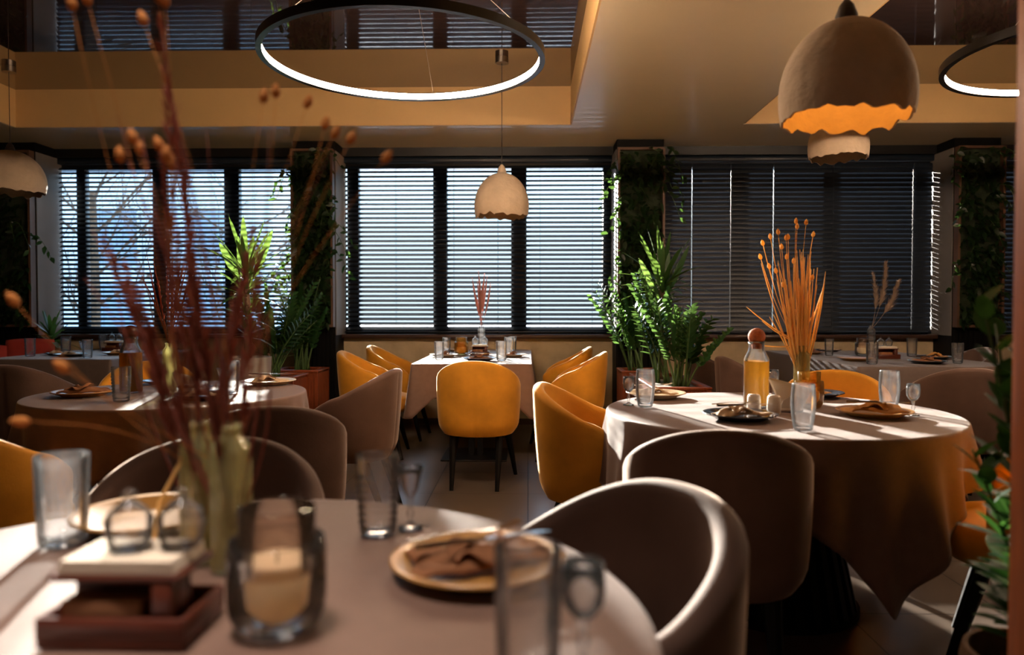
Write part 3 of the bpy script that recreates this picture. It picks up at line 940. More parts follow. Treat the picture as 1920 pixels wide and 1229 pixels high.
def napkin_holder(x, y, rz, label, s=1.0):
    t = thing('napkin_holder', label, 'napkin holder', (x, y, ZT), rz); t.scale = (s, s, s)
    g = G()
    g.box(-.055, .055, -.028, .028, 0, .014, .005)
    for yy in (-.024, .018):
        vs = [(-.035, yy, .01), (.055, yy, .01), (.050, yy, .05), (.02, yy, .065), (-.02, yy, .045),
              (-.035, yy+.006, .01), (.055, yy+.006, .01), (.050, yy+.006, .05), (.02, yy+.006, .065), (-.02, yy+.006, .045)]
        g.add(vs, [(0, 1, 2, 3, 4), (9, 8, 7, 6, 5), (0, 5, 6, 1), (1, 6, 7, 2), (2, 7, 8, 3), (3, 8, 9, 4), (4, 9, 5, 0)])
    g.build('holder_body', M['ceramic'], t)
    g = G()
    for k in range(7):
        y0 = -.016 + k*.005; dz = .004*(k % 3)
        vs = [(-.02, y0, .015), (.055, y0, .015), (.085, y0, .082+dz), (-.068, y0, .122+dz),
              (-.02, y0+.0035, .015), (.055, y0+.0035, .015), (.085, y0+.0035, .082+dz), (-.068, y0+.0035, .122+dz)]
        g.add(vs, [(0, 1, 2, 3), (7, 6, 5, 4), (0, 4, 5, 1), (1, 5, 6, 2), (2, 6, 7, 3), (3, 7, 4, 0)])
    g.build('paper_napkins', M['paper'], t)
    return t
def cyl_shaker_kind():
    t = thing('ceramic_shaker', None, None)
    def rf(r, z, a, j): return r*(1+.012*sin(24*a)) if .006 < z < .066 else r
    G().lathe([(0, 0), (.021, 0), (.025, .005), (.026, .03), (.024, .062), (.020, .070), (0, .072)], 48, rf=rf, cap=False).build('body', M['ceramic'], t, sharp=60)
    g = G()
    for k in range(5): g.ball((.007*cos(k*1.257), .007*sin(k*1.257), .0712), .0014, 6)
    g.build('pour_holes', M['black'], t)
    return Kind(t)
K_cyl = cyl_shaker_kind()

# ---- foreground table
K_cut.put((-.785, 1.235, ZT), .3, 'cut crystal tumbler at the left of the nearest table', 'glass', None, scale=1.08)
K_ring.put((-.264, 1.30, ZT), 0, 'ring-ribbed tumbler in the middle of the nearest table beside a small stemmed glass', 'glass', None)
K_cord.put((-.212, 1.335, ZT), 0, 'small flared stem glass right of the ring-ribbed tumbler on the nearest table', 'glass', None)
K_flute.put((.0, .80, ZT), 0, 'nearest large tumbler in front of the ochre plate, at the bottom of the picture', 'glass', None)
K_wine.put((.061, .815, ZT), 0, 'small stem glass at the bottom of the picture, right of the nearest tumbler', 'glass', None)
setting(-.075, 1.12, 'gold', 'rust', .42, 'on the nearest table behind the large tumbler', 'kf', nscale=1.1)
setting(-.70, 1.36, 'gold', None, 0, 'beside the crystal tumbler of the nearest table', '')
bottle_vase(-.512, 1.15, 'left one of two yellow-green glass bottles holding the red stems in the foreground', h=.22, s=1)
bottle_vase(-.452, 1.12, 'right one of two yellow-green glass bottles holding the red stems in the foreground', h=.22, s=1)
caddy(-.485, .90, .0, 'nearest wooden caddy with paper napkins, blurred at the bottom left', 1.0)
K_shak.put((-.492, .905, ZT+.0995), 0, 'left sparkling glass shaker on top of the nearest wooden caddy', 'shaker', None)
K_shak.put((-.432, .915, ZT+.0995), .5, 'right sparkling glass shaker on top of the nearest wooden caddy', 'shaker', None)
jar_candle(-.312, .915, 'large candle in a smoked glass jar on the nearest table', 'smoke')
# ---- right round table
K_wine.put((.415, 3.08, ZT), 0, 'small stem glass at the left edge of the right round table', 'glass', None)
K_plain.put((.475, 3.03, ZT), 0, 'tall barrel tumbler at the left edge of the right round table', 'glass', None)
setting(.575, 3.36, 'cream', 'beige', .1, 'at the far left of the right round table', 'f', nscale=.9)
setting(.765, 2.70, 'dark', 'beige', .25, 'at the near left of the right round table', 'kf')
carafe(.925, 3.04, 'cork-stoppered carafe of orange juice on the right round table', h=.265)
K_cyl.put((.862, 2.86, ZT), 0, 'left grey-white ceramic shaker before the orange carafe', 'shaker', None)
K_cyl.put((.928, 2.83, ZT), .5, 'right grey-white ceramic shaker leaning against the napkin holder by the orange carafe', 'shaker', None)
napkin_holder(1.005, 2.91, -.1, 'white ceramic holder with a fan of paper napkins on the right round table')
K_plain.put((.90, 2.455, ZT), 0, 'tall clear tumbler on the near edge of the right round table', 'glass', None)
bottle_vase(1.165, 3.20, 'yellow glass bottle holding the orange dried stems', h=.24, R=.033)
jar_candle(1.135, 3.035, 'amber glass candle jar in front of the yellow bottle', 'amber', .95)
K_plain.put((1.43, 2.98, ZT), 0, 'clear tumbler at the right of the right round table', 'glass', None, scale=1.0)
K_wine.put((1.432, 2.80, ZT), 0, 'small stem glass at the right of the right round table', 'glass', None)
setting(1.285, 2.79, 'gold', 'mustard', -.12, 'at the right of the right round table', 'k', nscale=1.15)
K_wine.put((1.125, 3.44, ZT), 0, 'small stem glass behind the orange juice carafe', 'glass', None)
setting(1.29, 3.40, 'dark', 'mustard', .3, 'on the right round table behind the amber jar', '', nscale=.8)
# ---- left round table
setting(-2.03, 3.36, 'gold', 'rust', .1, 'at the left of the left round table', '', nscale=1.1)
K_ring.put((-1.745, 3.16, ZT), 0, 'ring-ribbed tumbler at the near edge of the left round table', 'glass', None, scale=1.05)
carafe(-1.885, 3.50, 'carafe of amber drink with a dark ball stopper on the left round table', h=.265, level=.19, cap='wood_dark', juice='juiced')
K_ring.put((-1.81, 3.70, ZT), 0, 'ring-ribbed tumbler just behind the amber carafe', 'glass', None)
setting(-1.93, 3.92, 'dark', None, 0, 'with bread behind the amber carafe of the left round table', '', ps=.85)
for k, (dx, dy, a) in enumerate(((-.045, 0, .3), (.0, .01, .9), (.042, -.01, .5))):
    o = G().lathe([(0, -.042), (.014, -.036), (.022, -.015), (.023, .008), (.018, .030), (.008, .041), (0, .043)], 20).build('bread_roll', M['bun'], None, sharp=180)
    o.matrix_world = T(-1.93+dx, 3.92+dy, ZT+.031, a, PI/2)
    tag(o, ('leftmost', 'middle', 'rightmost')[k] + ' small bread roll on the dark plate behind the amber carafe', 'bread', 'bread rolls behind the carafe')
bottle_vase(-1.70, 3.50, 'pale yellow glass bottle with red stems on the left round table', h=.235)
napkin_holder(-1.60, 3.44, 0, 'pale ceramic napkin holder on the left round table', .8)
K_cyl.put((-1.535, 3.36, ZT), 0, 'pale ceramic shaker beside the napkin holder of the left round table', 'shaker', None)
K_cut.put((-1.41, 3.50, ZT), 0, 'cut crystal tumbler near the middle of the left round table', 'glass', None)
K_cord.put((-1.475, 3.56, ZT), 0, 'small flared stem glass beside the crystal tumbler of the left round table', 'glass', None)
setting(-1.43, 3.26, 'dark', 'beige', .1, 'at the near right of the left round table', 'kf', nscale=.85)
setting(-1.36, 3.90, 'cream', 'beige', .15, 'at the far right of the left round table', 'kf')
# ---- middle window table
K_ring.put((-.70, 5.86, ZT), 0, 'ring-ribbed tumbler at the near left of the middle window table', 'glass', None)
K_flute.put((-.735, 6.72, ZT), 0, 'fluted tumbler at the far left of the middle window table', 'glass', None)
jar_candle(-.575, 6.43, 'yellow lit candle jar on the middle window table', 'amber', 1.02)
caddy(-.415, 6.42, 0, 'wooden caddy with paper and shakers on the middle window table', .92)
K_shak.put((-.455, 6.43, ZT+.092), 0, 'left glass shaker on the caddy of the middle window table', 'shaker', None)
K_shak.put((-.375, 6.43, ZT+.092), 0, 'right glass shaker on the caddy of the middle window table', 'shaker', None)
bottle_vase(-.425, 6.80, 'clear glass bottle with pinkish grass on the middle window table', 'glass', h=.26, R=.032)
K_cut.put((-.205, 5.73, ZT), 0, 'cut crystal tumbler at the near right of the middle window table', 'glass', None)
K_cut.put((-.165, 6.50, ZT), .4, 'cut crystal tumbler halfway along the right of the middle window table', 'glass', None)
K_flute.put((-.145, 7.0, ZT), 0, 'fluted tumbler at the far right of the middle window table', 'glass', None)
setting(-.70, 6.20, 'cream', 'rust', 1.5, 'at the left side of the middle window table', 'k', ps=.92, nscale=.8)
setting(-.375, 5.72, 'dark', 'rust', .1, 'at the near end of the middle window table', 'kf', nscale=.9)
setting(-.135, 6.22, 'cream', 'rust', 1.4, 'at the right side of the middle window table', 'k', ps=.92, nscale=.8)
setting(-.69, 7.02, 'cream', 'beige', 1.4, 'at the far left of the middle window table', '', ps=.9, nscale=.8)
# ---- right window table
K_flute.put((2.60, 6.98, ZT), 0, 'fluted tumbler at the far left of the right window table', 'glass', None)
K_ring.put((2.56, 6.40, ZT), 0, 'ring-ribbed tumbler at the left of the right window table', 'glass', None)
setting(2.50, 6.66, 'gold', 'rust', .2, 'at the left of the right window table', '', ps=.9, nscale=.9)
setting(2.80, 7.02, 'dark', 'beige', .2, 'at the far left of the right window table', '', ps=.9, nscale=.9)
jar_candle(2.84, 6.40, 'smoky brown candle jar on the right window table', 'smoke', 1.0)
K_cut.put((2.475, 5.42, ZT), 0, 'cut crystal tumbler at the near left of the right window table', 'glass', None)
bottle_vase(3.06, 6.72, 'clear glass bottle with the pampas plume on the right window table', 'glass', h=.25, R=.034)
caddy(2.86, 6.02, .1, 'dark red wooden caddy on the right window table', 1.0)
K_shak.put((2.835, 6.06, ZT+.0995), 0, 'left glass shaker on the dark red caddy of the right window table', 'shaker', None)
K_shak.put((2.90, 6.06, ZT+.0995), 0, 'right glass shaker on the dark red caddy of the right window table', 'shaker', None)
setting(2.52, 5.80, 'gold', None, 0, 'behind the nearest crystal tumbler of the right window table', '')
setting(2.91, 5.50, 'dark', 'rust', .1, 'at the near edge of the right window table', 'kf')
setting(3.24, 6.02, 'dark', 'mustard', .1, 'at the right side of the right window table', '')
K_cut.put((3.22, 6.33, ZT), 0, 'cut crystal tumbler at the right of the right window table', 'glass', None)
K_ring.put((3.14, 5.52, ZT), 0, 'ring-ribbed tumbler at the near right of the right window table', 'glass', None, scale=1.05)
# ---- left window table
K_cut.put((-4.17, 6.16, ZT), 0, 'leftmost cut tumbler on the left window table, in front of the red cushion', 'glass', None, scale=1.08)
K_cut.put((-4.13, 6.58, ZT), 0, 'second cut tumbler from the left on the left window table', 'glass', None)
K_cord.put((-3.70, 6.12, ZT), 0, 'flared stem glass behind the ring-ribbed tumbler of the left window table', 'glass', None, scale=1.15)
K_ring.put((-3.575, 5.98, ZT), 0, 'ring-ribbed tumbler at the near right of the left window table', 'glass', None, scale=1.05)
setting(-4.06, 6.36, 'dark', 'beige', .2, 'by the leftmost tumbler of the left window table', '', ps=.8, nscale=.8)
setting(-3.83, 6.17, 'dark', 'beige', .1, 'at the near side of the left window table', 'k', nscale=.9)
caddy(-3.90, 6.95, 0, 'dark wooden caddy on the left window table', 1.0)
K_shak.put((-3.925, 6.96, ZT+.0995), 0, 'left glass shaker on the caddy of the left window table', 'shaker', None)
K_shak.put((-3.855, 6.96, ZT+.0995), 0, 'right glass shaker on the caddy of the left window table', 'shaker', None)
K_plain.put((-4.09, 7.1, ZT), 0, 'plain tumbler left of the caddy on the left window table', 'glass', None)
setting(-3.56, 6.42, 'gold', 'beige', .1, 'in front of the caddy of the left window table', '', nscale=.9)
K_cord.put((-3.42, 6.60, ZT), 0, 'tall flared stem glass at the right edge of the left window table', 'glass', None, scale=1.5)
K_cord.put((-3.40, 7.17, ZT), 0, 'tall flared stem glass at the far corner of the left window table', 'glass', None, scale=1.4)
# ------------------------------------------------------------------ dried stems
def curve_pts(p0, p1, bend, n=7, side=None):
    p0 = Vector(p0); p1 = Vector(p1)
    d = p1-p0
    s_ = Vector(side) if side is not None else d.cross(Vector((0, 1, 0)))
    if s_.length > 1e-6: s_.normalize()
    return [p0 + d*(k/n) + s_*bend*sin(PI*k/n) for k in range(n+1)]
def seed_head(g, p, d, L=.028, R=.008, mi=0):
    d = Vector(d).normalized()
    q = d.to_track_quat('Z', 'Y').to_matrix().to_4x4()
    g.lathe([(0, 0), (R*.7, L*.15), (R, L*.4), (R*.75, L*.75), (.0005, L)], 8, Matrix.Translation(p) @ q, mi=mi, cap=False)
def plume(g, pts, L, W, n, seed, droop=.3):
    r = random.Random(seed)
    for k in range(n):
        t = k/n
        f = .35 + .65*t
        i = f*(len(pts)-1); a = int(i); b = min(a+1, len(pts)-1)
        p = pts[a].lerp(pts[b], i-a); d = (pts[b]-pts[max(0, a-1)]).normalized()
        ang = r.uniform(0, 6.28)
        s_ = Vector((cos(ang), sin(ang)*.8, 0))
        dd = (d*1.0 + s_*r.uniform(.2, .55))
        g.leaf(p, dd, s_.cross(d), L*r.uniform(.6, 1.1)*(1.15-.6*t), W, droop, .1, 2)
def bouquet(label, x, y, z0, mouth, spec, seed):
    """spec: list of (material part name, material, list of stems)"""
    t = thing('dried_bouquet', label, 'dried flowers', (x, y, z0))
    for (nm, mt, fn) in spec:
        g = G(); fn(g); g.build(nm, mt, t, sharp=180)
    return t
# orange bouquet in the yellow bottle of the right round table
R_ = random.Random(5)
tips = []
def sp_stems(g):
    for k in range(58):
        tx = R_.gauss(-.02, .062); ty = R_.uniform(-.06, .06); tz = R_.uniform(.36, .62) - abs(tx)*.6
        pts = curve_pts((R_.uniform(-.006, .006), R_.uniform(-.006, .006), .02), (tx, ty, tz), R_.uniform(-.014, .014), 7)
        r0 = R_.uniform(.0022, .0042)
        g.tube([tuple(p) for p in pts], [r0*.8]*3+[r0]*3+[r0*.8, r0*.35], 6)
    for (tx, tz, ty) in ((-.175, .545, 0), (-.23, .36, .02), (-.17, .30, .0), (-.20, .20, -.02), (.09, .45, 0), (.075, .36, .02)):
        g.tube([tuple(p) for p in curve_pts((0, 0, .05 if tz > .4 else .2), (tx, ty, tz), .01, 6)], [.003, .003, .003, .0025, .0022, .002, .001], 6)
def sp_heads(g):
    for (tx, tz, ty) in ((-.175, .56, 0), (-.135, .645, 0), (-.16, .62, .02), (-.10, .665, .01), (-.095, .60, -.02), (-.03, .71, 0), (-.018, .69, .02), (.012, .705, 0), (.045, .655, .01), (-.07, .64, 0), (-.055, .645, .02), (-.11, .50, .0), (-.09, .44, -.03), (-.06, .56, .02), (-.045, .54, -.02), (.03, .47, -.02), (-.135, .52, .01)):
        p = Vector((tx, ty, tz)); p0 = Vector((tx*.15, ty*.2, .2))
        pts = curve_pts(p0, p, .012, 6)
        g.tube([tuple(q) for q in pts], .0011, 4)
        seed_head(g, p, p-pts[-2], .028, .0085)
bouquet('tall fan of orange dried stems in the yellow bottle of the right round table', 1.165, 3.20, .80, 0,
        [('stems', M['straw'], sp_stems), ('seed_heads', M['strawlight'], sp_heads)], 1)
# pink grass on the middle window table
R2_ = random.Random(8)
def pk(g):
    for k in range(9):
        tx = -.075+.15*k/8 + R2_.uniform(-.01, .01); tz = R2_.uniform(.42, .62) - abs(tx-.01)*1.6
        pts = curve_pts((0, 0, .02), (tx, R2_.uniform(-.03, .03), tz), R2_.uniform(-.012, .012), 8)
        g.tube([tuple(p) for p in pts], [.0014]*3+[.006, .0085, .009, .0085, .006, .0008], 7)
        plume(g, pts, .032, .007, 60, k, .0)
bouquet('pinkish dried grass in the clear bottle on the middle window table', -.425, 6.80, .96, 0, [('grass_spikes', M['pinkstem'], pk)], 1)
# pampas plume on the right window table
def pam(g):
    for k, (tx, tz) in enumerate(((.12, .60), (.24, .44), (.03, .50))):
        pts = curve_pts((0, 0, .02), (tx, .02*k, tz), -.03, 10)
        g.tube([tuple(p) for p in pts], [.0016]*6+[.0012]*4+[.0005], 5)
        plume(g, pts, .12, .0055, 420 if k < 2 else 200, k+40, .25)
bouquet('feathery beige pampas plume before the closed blinds on the right window table', 3.06, 6.72, .95, 0, [('plumes', M['pampas'], pam)], 1)
# red stems on the left round table
R3_ = random.Random(18)
def rs(g):
    for k in range(20):
        tx = R3_.gauss(.01, .075); tz = R3_.uniform(.32, .52) - abs(tx)*.5
        pts = curve_pts((0, 0, .02), (tx, R3_.uniform(-.05, .05), tz), R3_.uniform(-.015, .015), 7)
        g.tube([tuple(p) for p in pts], [.002]*4+[.003, .003, .002, .0007], 5)
        if k % 2 == 0: plume(g, pts, .035, .004, 14, k, .0)
bouquet('red-brown dried stems in the pale yellow bottle of the left round table', -1.70, 3.50, .95, 0, [('stems', M['redstem'], rs)], 1)
# big blurred red stems in the foreground bottles
R4_ = random.Random(28)
big = [  # tip px, tip py, distance, thick
    (235, 300, 1.10, 1), (215, 215, 1.16, 0), (262, 255, 1.06, 1), (300, 40, 1.12, 2), (312, 150, 1.08, 2), (345, 330, 1.14, 2), (385, 240, 1.20, 0),
    (250, 545, 1.05, 2), (165, 430, 1.12, 1), (200, 490, 1.18, 1), (480, 470, 1.10, 2), (455, 520, 1.14, 2), (495, 590, 1.07, 1), (430, 560, 1.18, 1),
    (360, 520, 1.12, 1), (400, 420, 1.05, 0), (505, 240, 1.16, 0), (330, 300, 1.2, 1), (275, 380, 1.0, 1), (620, 285, 1.2, 0), (350, 470, 1.02, 2), (300, 300, 1.15, 2),
    (188, 450, 1.10, 2), (228, 505, 1.16, 2), (150, 520, 1.05, 1), (470, 430, 1.18, 2)]
BX, BY, BZ = -.482, 1.135, .90
def bigstems(g):
    for k, (px, py, d, th) in enumerate(big):
        tip = Vector((PX(px, d)-BX, d-BY, PZ(py, d)-BZ))
        sx = -.028 if k % 2 else .028
        pts = curve_pts((sx, .012 if k % 2 else -.012, -.10), tip, R4_.uniform(-.03, .03), 9)
        r0 = (.0011, .0019, .0026)[th]
        g.tube([tuple(p) for p in pts], [r0]*6+[r0*.9, r0*.8, r0*.6, r0*.3], 6)
def bigplumes(g):
    for k, (px, py, d, th) in enumerate(big):
        if th < 2: continue
        tip = Vector((PX(px, d)-BX, d-BY, PZ(py, d)-BZ))
        sx = -.028 if k % 2 else .028
        pts = curve_pts((sx, 0, -.10), tip, .0, 9)
        plume(g, pts, .05, .005, 110, k, .0)
heads = [(42, 795, 1.0), (300, 8, 1.12), (272, 50, 1.1), (310, 15, 1.14), (135, 20, 1.1), (165, 10, 1.12), (492, 195, 1.16), (516, 185, 1.2), (573, 205, 1.2), (622, 262, 1.2), (607, 245, 1.22), (652, 273, 1.18), (716, 307, 1.15), (222, 305, 1.08), (250, 272, 1.06), (262, 290, 1.1), (300, 283, 1.12), (318, 320, 1.1), (310, 305, 1.05), (118, 700, .98), (22, 575, 1.05)]
def leanstem(g):
    g.tube([(PX(262, 1.02)-BX, 1.02-BY, ZT+.006-BZ), (PX(288, 1.10)-BX, 1.10-BY, .86-BZ), (-.515-BX, 1.15-BY, .965-BZ)], [.003, .0032, .002], 6)
def bigheads(g):
    for (px, py, d) in heads:
        tip = Vector((PX(px, d)-BX, d-BY, PZ(py, d)-BZ))
        pts = curve_pts((R4_.choice((-.028, .028)), 0, .0), tip, R4_.uniform(-.04, .04), 9)
        g.tube([tuple(q) for q in pts], .0005, 4)
        seed_head(g, tip, tip-pts[-2], .026, .0075)
bouquet('tall blurred red-brown dried stems with orange tips in the foreground bottles', BX, BY, BZ, 0,
        [('stems', M['redstem'], bigstems), ('plumes', M['redstem'], bigplumes), ('seed_heads', M['seed'], bigheads), ('leaning_stem', M['straw'], leanstem)], 2)
# ------------------------------------------------------------------ plants
def zz_stems(gs, gl, base, n, H, spread, r, lean=(0, 0), lsz=.092, wide=.046, dense=.040):
    for k in range(n):
        a = r.uniform(0, 6.28); sp = spread*r.uniform(.35, 1.0); h = H*r.uniform(.62, 1.05)
        b = Vector(base) + Vector((r.uniform(-.06, .06), r.uniform(-.06, .06), 0))
        tip = b + Vector((cos(a)*sp+lean[0]*h, sin(a)*sp*.8+lean[1]*h, h))
        mid = b.lerp(tip, .5) + Vector((-cos(a)*sp*.22, -sin(a)*sp*.18, h*.07))
        pts = []
        m = 12
        for i in range(m+1):
            t = i/m
            pts.append(b*(1-t)**2 + mid*2*t*(1-t) + tip*t*t)
        gs.tube([tuple(p) for p in pts], [.009*(1-.75*i/m) for i in range(m+1)], 6)
        L = sum((pts[i+1]-pts[i]).length for i in range(m))
        nl = int(L*.68/dense)
        pl = r.uniform(0, 3.14)
        for j in range(nl):
            t = .30 + .70*(j+.5)/nl
            i = min(int(t*m), m-1); p = pts[i].lerp(pts[i+1], t*m-i); d = (pts[i+1]-pts[i]).normalized()
            s0 = Vector((cos(pl), sin(pl), 0)); s0 = (s0-d*s0.dot(d)).normalized()
            for sg in (1, -1):
                dd = d*.75 + s0*sg*.85 + Vector((r.uniform(-.15, .15), r.uniform(-.15, .15), r.uniform(-.1, .15)))
                sz = lsz*(.65+.5*sin(PI*min(1, t)))*r.uniform(.85, 1.1)
                gl.leaf(p, dd, d.cross(s0), sz, wide*sz/lsz, .12, .18, 4)
def sword_rosette(gl, c, n, L, W, r, up=.5, droop=.35):
    for k in range(n):
        a = k*2.4 + r.uniform(-.3, .3); e = up + (1.35-up)*(k/n)
        d = Vector((cos(a)*cos(e), sin(a)*cos(e), sin(e)))
        gl.leaf(Vector(c)+Vector((0, 0, .004*k)), d, Vector((-sin(a), cos(a), 0)), L*r.uniform(.7, 1.1), W*r.uniform(.8, 1.1), droop*(1-k/n)*1.2, .22, 7, tip=.9)
def planter_box(t, w, d, h, slats=True):
    g = G(); q = .014
    g.box(-w/2, w/2, -d/2, -d/2+q, 0, h-.02).box(-w/2, w/2, d/2-q, d/2, 0, h-.02)
    g.box(-w/2, -w/2+q, -d/2+q, d/2-q, 0, h-.02).box(w/2-q, w/2, -d/2+q, d/2-q, 0, h-.02)
    for (a, b) in ((-1, -1), (1, -1), (-1, 1), (1, 1)):
        g.box(a*w/2-.016 if a < 0 else w/2-.016, a*w/2+.016 if a < 0 else w/2+.016, b*d/2-.016, b*d/2+.016, 0, h-.02)
    nsl = int(d/.028)
    for k in range(1, nsl):
        y = -d/2 + d*k/nsl
        for s_ in (-1, 1):
            xa, xb = sorted((s_*w/2, s_*(w/2+.010))); g.box(xa, xb, y-.008, y+.008, .02, h-.03)
    nsl = int(w/.028)
    for k in range(1, nsl):
        x = -w/2 + w*k/nsl
        g.box(x-.008, x+.008, -d/2-.010, -d/2, .02, h-.03)
    g.build('slatted_box', M['wood_red'], t)
    g = G()
    for (a, b, c, e) in ((-w/2-.02, w/2+.02, -d/2-.02, -d/2+.02), (-w/2-.02, w/2+.02, d/2-.02, d/2+.02), (-w/2-.02, -w/2+.02, -d/2+.02, d/2-.02), (w/2-.02, w/2+.02, -d/2+.02, d/2-.02)):
        g.box(a, b, c, e, h-.02, h, .003)
    g.build('top_rim', M['wood_red'], t)
    G().box(-w/2+q, w/2-q, -d/2+q, d/2-q, h-.06, h-.03).build('pebbles', M['soil'], t)
def potted(label, x, y, w, d, h, seed, build):
    t = thing('potted_plant', label, 'plant', (x, y, 0)); planter_box(t, w, d, h)
    gs, gl = G(), G(); build(gs, gl, random.Random(seed), h-.03)
    gs.build('stems', M['stemg'], t, sharp=180); gl.build('foliage', M['zz'], t, sharp=180)
    return t
potted('dark green plant in the nearer slatted wooden box left of the middle window', -2.20, 6.44, .42, .42, .58, 3,
       lambda gs, gl, r, z: zz_stems(gs, gl, (0, 0, z), 20, .80, .42, r))
potted('dark green plant in the slatted wooden box against the left planted column', -2.10, 6.87, .38, .36, .60, 5,
       lambda gs, gl, r, z: zz_stems(gs, gl, (.02, -.02, z), 16, .85, .34, r))
potted('bright plant in the small slatted box against the middle planted column', 1.045, 6.86, .38, .36, .60, 9,
       lambda gs, gl, r, z: zz_stems(gs, gl, (-.05, -.02, z), 12, .82, .34, r, lean=(-.12, 0)))
def trough(gs, gl, r, z):
    zz_stems(gs, gl, (.04, -.30, z), 15, .62, .36, r, lean=(.10, 0))
    zz_stems(gs, gl, (-.02, .05, z), 12, .85, .34, r, lean=(-.10, 0))
t = potted('sunlit plants with a tall yucca in the long wooden trough right of the middle window', 1.085, 5.86, .38, 1.16, .60, 12, trough)
def yucca(t, base, H, seed, tiers, L=.50, W=.046, mt='yucca'):
    r = random.Random(seed)
    g = G(); g.tube([(base[0], base[1], base[2]), (base[0]+.01, base[1], base[2]+H*.5), (base[0]-.005, base[1], base[2]+H)], [.032, .026, .022], 10)
    g.build('cane', M['cane'], t, sharp=180)
    gl = G()
    for (f, n, l, up) in tiers:
        sword_rosette(gl, (base[0], base[1], base[2]+H*f), n, L*l, W*(.6+.4*l), r, up)
    # tall pointed leaves standing at the top
    for k, (dx, l) in enumerate(((-.16, .34), (-.05, .50), (.12, .34), (.42, .42), (-.5, .32))):
        gl.leaf((base[0]+dx*.12, base[1], base[2]+H*.97), (dx, -.04*(k-2), 1), (1, .25, 0), l, .058, .0, .12, 8, tip=.95)
    gl.build('foliage', M[mt], t, sharp=180)
yucca(t, (.03, .36, .57), .74, 4, ((.55, 10, .5, .2), (.75, 14, .6, .2), (.9, 16, .8, .3), (1.0, 18, 1.0, .35)))
t = thing('potted_plant', 'tall yucca in a pale tapered pot behind the left round table', 'plant', (-2.17, 5.72, 0))
G().lathe([(0, 0), (.13, 0), (.135, .01), (.175, .70), (.18, .78), (.165, .78), (.16, .72), (0, .72)], 40).build('tapered_pot', M['pot'], t)
G().lathe([(0, .71), (.155, .71), (.15, .735), (0, .74)], 24).build('soil', M['soil'], t)
yucca(t, (0, 0, .72), .68, 14, ((.30, 8, .5, .1), (.5, 10, .6, .1), (.75, 14, .85, .15), (.95, 18, 1.0, .3)))

def wall_panel(i, a, b, label, vines, seed, dens=620, top=2.66, bot=.98):
    w = b-a
    t = thing('planted_panel', label, 'green wall', ((a+b)/2, 7.09, bot))
    H = top-bot
    g = G()
    g.box(-w/2, -w/2+.022, -.075, .0, 0, H).box(w/2-.022, w/2, -.075, .0, 0, H)
    g.box(-w/2+.022, w/2-.022, -.075, 0, H-.022, H).box(-w/2+.022, w/2-.022, -.075, 0, 0, .022)
    g.build('frame', M['frame_wood'], t)
    G().box(-w/2+.022, w/2-.022, -.018, -.002, .022, H-.022).build('moss_backing', M['moss'], t)
    r = random.Random(seed); gl = G(); gs = G()
    for k in range(dens):
        x = r.uniform(-w/2+.03, w/2-.03); z = r.uniform(.04, H-.05)
        z = z if r.random() < .75 else z*.6
        d = Vector((r.uniform(-.8, .8), -r.uniform(.3, 1), r.uniform(-.9, .5)))
        gl.leaf((x, -.03-r.random()*.09, z), d, Vector((1, 0, r.uniform(-.6, .6))), r.uniform(.05, .095), r.uniform(.025, .045), .4, .2, 3)
    for k in range(vines):
        x0 = r.uniform(-w/2, w/2); z0 = r.uniform(.4, H); sgn = -1 if x0 < 0 else 1
        pts = []
        p = Vector((x0, -.08, z0)); v = Vector((sgn*r.uniform(.1, .9), -r.uniform(.1, .5), r.uniform(-.2, .5)))
        for q in range(9):
            pts.append(p.copy()); p += v*.035; v += Vector((r.uniform(-.3, .3), r.uniform(-.1, .1), -.28))
            v.x = max(-1, min(1, v.x))
        gs.tube([tuple(q) for q in pts], .0022, 4)
        for q in pts[1:]:
            gl.leaf(q, Vector((r.uniform(-1, 1), -.3, r.uniform(-.8, .3))), Vector((r.uniform(-1, 1), r.uniform(-.4, .4), .3)), r.uniform(.055, .085), r.uniform(.03, .045), .3, .15, 3)
    gl.build('foliage', M['ivy'], t, sharp=180); gs.build('vines', M['stemg'], t, sharp=180)
wall_panel(0, *COLS[0], 'dark climber-covered column panel at the left edge', 10, 1, 420)
wall_panel(1, *COLS[1], 'framed green-wall panel with trailing vines between left and middle windows', 26, 2, 640)
wall_panel(2, *COLS[2], 'framed green-wall panel behind the sunlit yucca, right of the middle window', 22, 3, 640)
wall_panel(3, *COLS[3], 'very dark framed green-wall panel at the right behind the window table', 14, 4, 520)
t = thing('potted_plant', 'small dark plant at the left edge behind the red cushion', 'plant', (-4.56, 7.04, 0))
G().lathe([(0, 0), (.12, 0), (.15, .45), (.14, .45), (.13, .40), (0, .40)], 30).build('pot', M['pot'], t)
gl = G(); sword_rosette(gl, (0, 0, .80), 26, .28, .045, random.Random(3), .1, .5); gl.build('foliage', M['yucca'], t, sharp=180)
G().tube([(0, 0, .40), (0, 0, .75)], .02, 8).build('cane', M['cane'], t)

